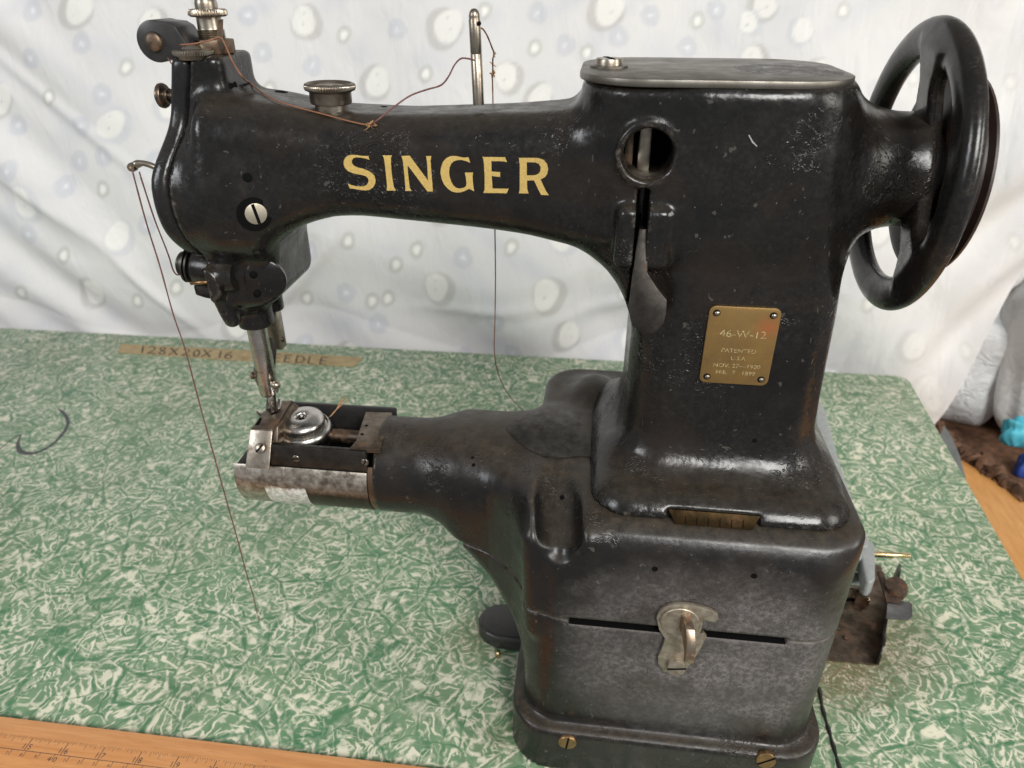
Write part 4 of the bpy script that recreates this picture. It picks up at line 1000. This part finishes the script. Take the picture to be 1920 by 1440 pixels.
v, f = prism([(-177.6, a, b) for a, b in dp], (4, 0, 0)); obj('end_disc', *bevelled(v, f, .8), DARKSTEEL, SM, sharp=30)
v, f = prism([(-168, a, b) for a, b in ((58, 139.5), (98, 139.5), (96, 146), (86, 157), (62.5, 157), (58, 148))], (12, 0, 0)); obj('end_block', *bevelled(v, f, .6), BROWNSTEEL, SM, sharp=30)
obj('copper_collar', *[q for q in arcshell(-107.6, -104.0, 25.0, 150, 380, 1.0)], metal('brown_copper', (.24, .165, .11), (.14, .095, .065), .4, .1), SM, sharp=35)
# front side wall of the box with screws, back wall, floor, end shelf
yw = 52.3
v, f = prism([(-158.5, yw, 139.6), (-107.5, yw, 139.9), (-107.5, yw, 152.6), (-156.5, yw, 152.6)], (0, 3.0, 0)); sw_ = obj('front_wall', *bevelled(v, f, .5), DARKSTEEL, SM, sharp=30)
for px, py, sl in ((555, 860, 0.1), (684, 867, 1.1)):
    pp = aty(px, py, yw); screw(p=(pp[0], yw+.25, pp[2]), n=(0, -1, 0), r=1.9, h=.5, mat=NICKEL, parent=sw_, slot=sl)
obj('back_wall', *bevelled(*prism([(-164, 96.5, 135), (-104.0, 96.5, 135), (-104.0, 96.5, 150.5), (-164, 96.5, 150.2)], (0, 2.4, 0)), .5), BLACKRUB, SM, sharp=30)
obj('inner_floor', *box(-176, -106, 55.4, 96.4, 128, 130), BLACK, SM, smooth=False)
sp_ = [atz(a, b, 153.6) for a, b in ((686, 772), (735, 773), (728, 800), (712, 842), (655, 840), (668, 826), (676, 800))]
v, f = prism([tuple(q) for q in sp_], (0, 0, -2.6)); es_ = obj('end_shelf', *bevelled(v, f, .3), BROWNSTEEL, SM, sharp=30)
for px, py in ((687, 798), (679, 814)):
    pp = atz(px, py, 153.6); obj('screw_hole', *lathe([(.95, -.1), (.95, .05), (0, .06)], pp, n=14), BLACK, es_)
ln_ = catmull([(-122, 62, 131), (-118, 68, 137), (-112, 74, 139), (-106, 76, 138)], 4); obj('hook_lever', *tube(ln_, 1.8, 8, flat=.5), BROWNSTEEL, SM)
obj('drive_shaft', *lathe([(4, 0), (4, 34)], (-140, 84, 139), (1, 0, 0), 20), BROWNSTEEL, SM, sharp=40)
# needle plate folded over the front
zt = 158.6
npq = [atz(a, b, zt) for a, b in ((514, 752), (547, 750), (513, 804), (470, 804), (484, 786), (488, 776), (497, 770))]
v, f = prism([tuple(q) for q in npq], (0, 0, -1.6)); NPp = obj('needle_plate', *bevelled(v, f, .3), BROWNSTEEL, SM, sharp=30)
fr0 = [atz(470, 804, zt-.2), atz(513, 804, zt-.2)]
yf = fr0[0][1]-.4
v, f = prism([(fr0[0][0], yf, zt-.4), (fr0[1][0], yf, zt-.4), (fr0[1][0]-.6, yf-9.5, 141.2), (fr0[0][0]-1.8, yf-9.5, 141.2)], (0, 1.4, .3)); fl_ = obj('plate_flap', *bevelled(v, f, .35), SCUFFED, NPp, sharp=30)
pp = aty(487, 841, yf-7.0); nrm = np.array([0, -14, 9.5]); screw(p=pp+np.array([0, .3, 0]), n=nrm, r=2.6, h=.6, mat=NICKEL, parent=fl_, slot=.9)
obj('plate_slot', *prism([tuple(atz(a, b, zt+.05)) for a, b in ((506, 776), (520, 770), (523, 773), (509, 779))], (0, 0, -.1)), BLACK, NPp, smooth=False)
obj('plate_slot', *prism([tuple(atz(a, b, zt+.05)) for a, b in ((478, 797), (486, 797), (492, 784), (486, 784))], (0, 0, -.1)), BLACK, NPp, smooth=False)
v, f = prism([atz(547, 750, zt), atz(560, 765, 150), atz(553, 768, 150), atz(541, 754, zt)], (0, 0, -1.3)); obj('plate_strap', v, f, DARKSTEEL, NPp, smooth=False)
# rotary hook with bobbin dome
hc = atz(571, 803, 147.5)
HK = obj('rotary_hook', *lathe([(8, -12), (12.8, -10), (14.2, -4), (14.5, -1.6), (14.3, -.4), (13.3, 1.6), (12.8, 1.8), (12.5, 1.0), (12.2, .2), (0, .1)], (hc[0], hc[1], 147.5), (-.02, -.10, 1), 64), STEEL, SM, sharp=50)
obj('bobbin_cap', *lathe([(10.9, -2), (11.5, -.2), (11.7, 1.4), (11.5, 2.9), (10.6, 4.3), (8.8, 5.2), (6.2, 5.7), (3.9, 5.9), (3.1, 5.6), (2.9, 4.9), (2.6, 3.2), (0, 3.1)], (hc[0]-.8, hc[1]+.7, 149.2), (-.02, -.10, 1), 64), STEEL, HK, sharp=60)
obj('cap_bore', *lathe([(2.2, 0), (2.2, .1), (0, .12)], (hc[0]-.9, hc[1]+.3, 152.45), (-.02, -.1, 1), 20), BLACK, HK)
obj('bobbin_pin', *lathe([(.8, 0), (.8, 3), (.4, 3.4), (0, 3.4)], (hc[0]-.6, hc[1]+.3, 152.4), (0, 0, 1), 12), STEEL, HK)
# dark cover plate lying over the arm root, brass slot, latch
decal([[(948, 803), (965, 790), (985, 779), (1010, 771), (1040, 768), (1068, 771), (1085, 782), (1098, 800), (1105, 825), (1109, 858), (1100, 857), (1088, 856), (1070, 858), (1045, 860), (1018, 856), (993, 845), (973, 830), (957, 815)]], f_housing, DARKSTEEL, 'arm_cover_plate', SM, off=.5, maxlen=14)
dark_hole(959, 807, f_housing, 1.5, name='cover_plate_hole')
ws_ = [aty(a, b, 8.6) for a, b in ((1250, 962), (1408, 972), (1408, 992), (1268, 985))]
v, f = prism([(36.6, 14.4, 162.2), (74.4, 14.4, 162.2), (71.5, 11.6, 156.6), (40, 11.6, 156.6)], (0, 3, -1)); obj('index_slot', *bevelled(v, f, .3), metal('dirty_bronze', (.06, .038, .017), (.028, .019, .010), .55, .2), SM, sharp=30)
for xa, xb in ((36.2, 31.5), (74.8, 79.5)):
    pass
for k_, x_ in enumerate(np.linspace(44, 70, 12)): 
    if k_ % 2 == 0: obj('index_mark', *prism([(x_-.14, 13.3, 160.1), (x_+.14, 13.3, 160.1), (x_+.14, 11.8, 157.2), (x_-.14, 11.8, 157.2)], (0, -.12, .04)), BLACK, SM, smooth=False)

obj('slot_shade', *merge([box(-2, 93.5, 7.2, 8.8, 100, 106.2), box(-2, 93.5, 3.5, 7.1, 100.3, 100.75)]), BLACK, SM, smooth=False)  # black plates paint the shade inside the base slot
# latch on the base front
LT = thing('y', 'y', 'y', (0, 0, 0)); bpy.data.objects.remove(LT)
yb = 2.9
def pxpoly(pts, Y): return [tuple(aty(a, b, Y)) for a, b in pts]
back = [(1231, 1160), (1235, 1148), (1247, 1139), (1262, 1134), (1285, 1134), (1310, 1138), (1335, 1146), (1346, 1153), (1347, 1162), (1340, 1167), (1322, 1165), (1318, 1185), (1300, 1200), (1320, 1188), (1325, 1193), (1318, 1210), (1300, 1240), (1286, 1260), (1265, 1268), (1245, 1262), (1234, 1246), (1234, 1232), (1243, 1212), (1247, 1198), (1236, 1182)]
back = [(1231, 1160), (1235, 1148), (1247, 1139), (1262, 1134), (1285, 1134), (1310, 1138), (1335, 1146), (1346, 1153), (1347, 1162), (1340, 1168), (1318, 1163), (1316, 1180), (1311, 1190), (1319, 1187), (1325, 1194), (1314, 1216), (1300, 1240), (1284, 1258), (1265, 1264), (1245, 1260), (1234, 1246), (1234, 1232), (1243, 1212), (1247, 1198), (1236, 1182)]
LATCH = metal('latch_nickel', (.46, .41, .33), (.24, .20, .15), .44, .3, scale=200, metallic=.75)
v, f = prism(pxpoly(back, yb-2.2), (0, 2.0, 0)); lt = obj('latch', *bevelled(v, f, .3, 2, 50), LATCH, SM, sharp=35)
pr_ = aty(1275, 1170, yb-4.2)
obj('latch_disc', *lathe([(8.3, 0), (8.3, 1.0), (8.0, 1.3), (0, 1.35)], (pr_[0], yb-2.3, pr_[2]), (0, -1, 0), 48), LATCH, lt, sharp=40)
# grip: curved blade standing out from the disc
gp = [(1268, 1156, -.5), (1266, 1150, -3), (1262, 1166, -8), (1262, 1190, -12), (1264, 1215, -13.5), (1268, 1240, -13.5), (1268, 1246, -12.5)]
gl = [(0, -.6), (0.3, -4), (-1, -9.5), (-5.5, -13), (-11, -14.5), (-16.5, -14.2), (-17.0, -12.8), (-12, -11), (-9, -7), (-8.0, -.6)]
wd_ = 4.0
cxg = pr_[0]+.8; czg = pr_[2]+5.2
v, f = prism([(cxg-1.3-i*.0, yb-1.0+a[1], czg+a[0]) for i, a in enumerate(gl)], (wd_, 0, 0)); v = np.array(v)
v[:, 0] -= (v[:, 1]-yb+1)*.20
grip = obj('latch_grip', *bevelled(v, f, .5, 2), metal('worn_grip', (.50, .42, .33), (.33, .22, .14), .3, .45, scale=220, rustcol=(.30, .10, .04)), lt, sharp=35)
ps_ = aty(1268, 1250, yb-3.5); screw(p=(ps_[0], yb-2.4, ps_[2]), n=(0, -1, .1), r=4.4, h=2.6, mat=LATCH, parent=lt, slot=.15, sw=.1)

# mounting lug left of the base
v, f = prism([(-14, 66, 1), (-46, 67, 1), (-53, 70, 1), (-58, 76, 1), (-59, 83, 1), (-56, 90, 1), (-50, 94, 1), (-42, 95.5, 1), (-14, 96, 1)], (0, 0, 11)); obj('mounting_lug', *bevelled(v, f, 2.6, 4), BLACKRUB, SM, sharp=50)
obj('lug_bolt', *lathe([(1.5, 0), (1.5, 4), (0, 4.4)], (-44, 63, .2), n=10), GOLDPIN, SM)

# ---- handwheel
WX, WZ, WY, WR = 118.5, 290.5, 75.0, 54.6
def f_wheel(x, y, z):
    dy, dz = y-WY, z-WZ; r = np.hypot(dy, dz); X = x-WX
    rim = (np.hypot((r-(WR-6.8))/6.8, X/4.6)-1)*4.6
    hub = cylx(x, y, z, WX-5, WX+12, WY, WZ, 16, 3)
    b = hub
    for k in range(3):
        a = math.radians(98+k*120); c, s_ = math.cos(a), math.sin(a)
        u = dy*c+dz*s_; v_ = -dy*s_+dz*c
        wd = I(u, [0, 18, 32, 46, 52], [13, 9.5, 7, 10.5, 18])
        bar = slab(box2(v_, X-1-3.5*np.cos(np.clip(u/50, 0, 1)*3.1), wd, 2.8, 2.5), u-27, 25, 2)
        b = smin(b, smax(bar, r-(WR-8.5), 2)*.85, 5)
    b = smin(b, rim, 4.0)
    return smax(b, -cylx(x, y, z, WX-30, WX+30, WY, WZ, 5, 1), 1)
V, Q = nets(f_wheel, (WX-10, WY-58, WZ-58), (WX+16, WY+58, WZ+58), 1.2)
HW = obj('handwheel', V, Q, ENAMEL_WHEEL, SM)
obj('belt_pulley', *lathe([(20, 0), (34, .5), (37.5, 1.4), (38, 2.4), (35.5, 4), (35.7, 5), (38, 6.4), (37.6, 7.6), (33, 8.2), (10, 8.4), (0, 8.4)], (WX+7.5, WY, WZ-1), (1, 0, 0), 64), plain('brown_black_iron', (.022, .013, .010), .4, nscale=200, c2=(.04, .022, .016)), HW, sharp=35)
obj('wheel_shaft', *lathe([(7, 0), (7, 14)], (WX-6, WY, WZ), (1, 0, 0), 24), DARKSTEEL, HW)

# ------------------------------------------------------------------ bobbin winder behind the base
WD = thing('bobbin_winder', 'grey bobbin winder with rusty bracket screwed to the table beside the machine', 'bobbin winder', (176, 115, 0))
bp_ = [atz(a, b, 1.4) for a, b in ((1548, 1236), (1644, 1246), (1668, 1130), (1652, 1060), (1600, 1050), (1540, 1060))]
v, f = prism([tuple(q) for q in bp_], (0, 0, -1.2)); obj('base_plate', *bevelled(v, f, .3), BROWNSTEEL, WD, sharp=30)
def P_at(px, py, Z): return atz(px, py, Z)
q = [P_at(1640, 1245, 1.6), P_at(1652, 1140, 1.6), P_at(1658, 1075, 1.6)]
p1 = P_at(1642, 1246, 1.5); p2 = P_at(1665, 1125, 1.5)
dirp = (p2-p1)/np.linalg.norm(p2-p1); nrm_ = np.array([dirp[1], -dirp[0], 0])
hts = [(0, 0), (0, 9), (.06, 13), (.16, 14), (.26, 11), (.32, 6), (.45, 5), (.62, 7), (.72, 12), (.78, 22), (1.02, 25), (1.25, 20), (1.35, 8), (1.35, 0)]
Lw = np.linalg.norm(p2-p1)
v, f = prism([p1+dirp*Lw*a+np.array([0, 0, b]) for a, b in hts], nrm_*1.5); obj('side_bracket', *bevelled(v, f, .25), DARKSTEEL, WD, sharp=30)
pe = p1+dirp*Lw*.12+np.array([0, 0, 8.5])-nrm_*.1; obj('bracket_hole', *lathe([(1.3, 0), (1.3, .1), (0, .1)], pe, -nrm_, 14), BLACK, WD)
tz = 23
tb = [P_at(a, b, tz) for a, b in ((1664, 1126), (1704, 1127), (1711, 1132), (1711, 1155), (1704, 1161), (1662, 1158))]
v, f = prism([tuple(q) for q in tb], (0, 0, -1.5)); obj('bent_tab', *bevelled(v, f, .4), metal('tab_steel', (.24, .24, .24), (.18, .18, .18), .4, .0), WD, sharp=30)
pr2 = P_at(1680, 1100, 26); obj('rusty_screw', *lathe([(5.6, -7), (6.6, -4), (6.8, 0), (6.0, 2.2), (0, 2.8)], tuple(pr2), (-.25, -.1, 1), 20), RUSTY, WD, sharp=40)
obj('clamp_plate', *bevelled(*prism([P_at(a, b, 24) for a, b in ((1646, 1070), (1656, 1072), (1672, 1118), (1690, 1124), (1686, 1130), (1662, 1126))], (0, 0, -2)), .2), RUSTY, WD, sharp=30)
za = 34
v, f = prism([P_at(a, b, za) for a, b in ((1585, 1018), (1634, 1012), (1641, 1024), (1642, 1085), (1634, 1092), (1623, 1088), (1616, 1045), (1585, 1050))], (0, 0, -13)); obj('winder_arm', *bevelled(v, f, 1.6, 3), GREYPAINT, WD, sharp=50)
ga = [P_at(a, b, 36) for a, b in ((1530, 740), (1549, 770), (1572, 860), (1600, 940), (1630, 1012), (1628, 1024), (1590, 1024), (1560, 940), (1530, 850))]
v, f = prism([tuple(q) for q in ga], (0, 0, -9)); obj('winder_frame', *bevelled(v, f, 1.4, 3), GREYPAINT, WD, sharp=50)
s0 = P_at(1580, 1036, 30); s1 = P_at(1642, 1036, 30); s2 = P_at(1707, 1042, 30); dd_ = (s2-s0)/np.linalg.norm(s2-s0)
obj('winder_shaft', *lathe([(4.2, 0), (4.2, np.linalg.norm(s1-s0)-10)], tuple(s0), dd_, 24), ZINC, WD, sharp=40)
l1 = np.linalg.norm(s1-s0); l2 = np.linalg.norm(s2-s0)
obj('spindle', *lathe([(2.0, l1-12), (2.0, l1+(l2-l1)*.5), (1.75, l1+(l2-l1)*.52), (1.75, l2-.5), (1.3, l2), (0, l2)], tuple(s0), dd_, 20), GOLDPIN, WD, sharp=40)
s3 = P_at(1560, 1086, 14); obj('roller', *lathe([(6, 0), (6, 22), (5.4, 22.6), (0, 22.8)], tuple(s3), (1, 0.05, 0), 28), ZINC, WD, sharp=40)
v, f = prism([P_at(a, b, 8) for a, b in ((1605, 1075), (1611, 1078), (1612, 1112), (1628, 1116), (1628, 1122), (1606, 1120))], (0, 0, -7)); obj('roller_clip', v, f, BROWNSTEEL, WD, smooth=False)
p4 = P_at(1600, 1122, 3); obj('brass_rod', *lathe([(1.6, 0), (1.6, 10), (0, 10.3)], tuple(p4), (1, 0, 0), 12), GOLDPIN, WD, sharp=40)
obj('plate_slot', *prism([P_at(a, b, 1.5) for a, b in ((1570, 1120), (1630, 1122), (1632, 1128), (1570, 1127))], (0, 0, -.06)), BLACK, WD, smooth=False)
for px, py in ((1570, 1178), (1585, 1196)):
    obj('wood_chip', *lathe([(1.6, 0), (2.0, .5), (.6, 1.1)], tuple(P_at(px, py, 1.4)), (.3, .2, 1), 6), RUSTY, WD)

# ------------------------------------------------------------------ threads
def thread(name, segs, lab, mat=THREAD, r=.30, k=6, n=7):
    o = obj(name, *tube(catmull(segs, k), r, n, jitter=.25), mat); tag(o, lab, 'thread'); return o
A = aty
tt = [A(338, 84, 58), A(365, 82, 58), A(395, 75, 60), A(412, 70, 63), A(422, 84, 62), A(436, 115, 58), A(455, 145, 55)]
surf = march([470, 490, 520, 560, 610, 650, 680, 694], [158, 175, 192, 205, 218, 229, 236, 238], f_upper)
up_ = [p+np.array([0, -.4, .7]) for p in surf]
tt2 = [A(697, 236, 50)]
TH = thing('upper_thread', 'thin brown thread strung from the head bracket over the arm to the thread post', 'thread', (-100, 60, 312))
obj('thread_run', *tube(catmull(tt+up_, 5), .33, 7, jitter=.2), THREAD, TH)
kn = up_[-1]
vs = [kn, A(704, 228, 52), A(722, 214, 54), A(750, 192, 60), A(772, 178, 62), A(800, 168, 63), A(826, 160, 64), A(840, 145, 64), A(852, 122, 64), A(864, 110, 64), A(878, 110, 64), A(890, 113, 64)]
obj('thread_run', *tube(catmull(vs, 5), .33, 7, jitter=.2), THREAD2, TH)
fz = []
for i in range(14):
    a = kn+np.array([random.uniform(-1, 1), random.uniform(-.8, .2), random.uniform(-.6, .8)]); b = a+np.array([random.uniform(-1.8, 2.8), random.uniform(-.6, .4), random.uniform(-1.4, 2.0)])
    fz.append(tube([a, (a+b)/2+.2, b], .22, 5))
obj('frayed_knot', *merge(fz+[tube([kn-[.8, 0, .6], kn, kn+[.9, 0, .9]], .75, 8, radii=[.4, .8, .5])]), FRAY, TH)
ys = [A(899, 52, 64), A(906, 55, 64), A(914, 68, 65), A(922, 88, 66), A(926, 100, 66), A(924, 112, 66), A(924, 130, 68), A(923, 142, 72), A(924, 178, 110), A(926, 300, 122), A(928, 435, 122), A(929, 520, 122), A(928, 600, 124), A(927, 660, 130), A(934, 700, 150), A(950, 735, 180), A(968, 757, 215), A(983, 771, 250)]
ys = [A(899, 52, 66), A(906, 55, 68), A(914, 68, 72), A(922, 88, 80), A(926, 100, 88), A(924, 112, 96), A(924, 130, 102), A(923, 142, 106), A(924, 178, 110), A(926, 300, 114), A(928, 435, 116), A(929, 520, 118), A(928, 600, 120), A(927, 660, 128), A(934, 700, 150), A(950, 735, 180), A(968, 757, 215), A(983, 771, 250)]
o = thread('loose_thread', ys, 'loose brown thread dangling from the top of the thread post behind the arm', THREAD, .32)
fz = []
for i in range(22):
    j = random.uniform(3.8, 7.2); a = np.array(ys[int(j)])*(1-j % 1)+np.array(ys[int(j)+1])*(j % 1); b = a+np.array([random.uniform(-1.3, 1.3), 0, random.uniform(-1.6, 1.6)]); fz.append(tube([a, (a+b)/2+.15, b], .22, 5))
fr = obj('fray', *merge(fz), FRAY, o)
lz = [A(248, 318, 57), A(252, 335, 56), A(275, 420, 55), A(300, 500, 54), A(325, 590, 53), A(347, 655, 52), A(375, 760, 51), A(400, 850, 50), A(425, 940, 50), A(445, 1010, 52), A(462, 1075, 55), A(474, 1115, 58)]+[atz(481, 1145, 3), atz(486, 1162, .6)]
thread('needle_thread', lz, 'long brown thread hanging from the take-up lever down to the laminate', THREAD2, .33)
l2_ = [A(261, 322, 57.5), A(268, 345, 57), A(290, 412, 57), A(308, 458, 58), A(318, 485, 60), A(324, 505, 62), A(330, 514, 63), A(337, 515, 64), A(343, 508, 65)]
thread('tension_thread', l2_, 'short dark thread from the take-up lever to the tension discs', THREAD2, .33)
thread('bracket_thread', [A(314, 108, 62), A(322, 120, 62), A(330, 132, 62)], 'stub of dark thread under the round nosed bracket', THREAD2, .25, 3)
hb = atz(618, 782, 150)
fz = [tube(catmull([hb, hb+np.array([3, 3, 3]), hb+np.array([dx, 8+dx*.1, 7+dz])], 4), .26, 5) for dx, dz in ((5, 1), (7, 1.5), (6, -.5), (9, 0))]
tag(obj('bobbin_thread', *merge(fz), FRAY), 'frayed orange thread ends sticking up beside the bobbin', 'thread')
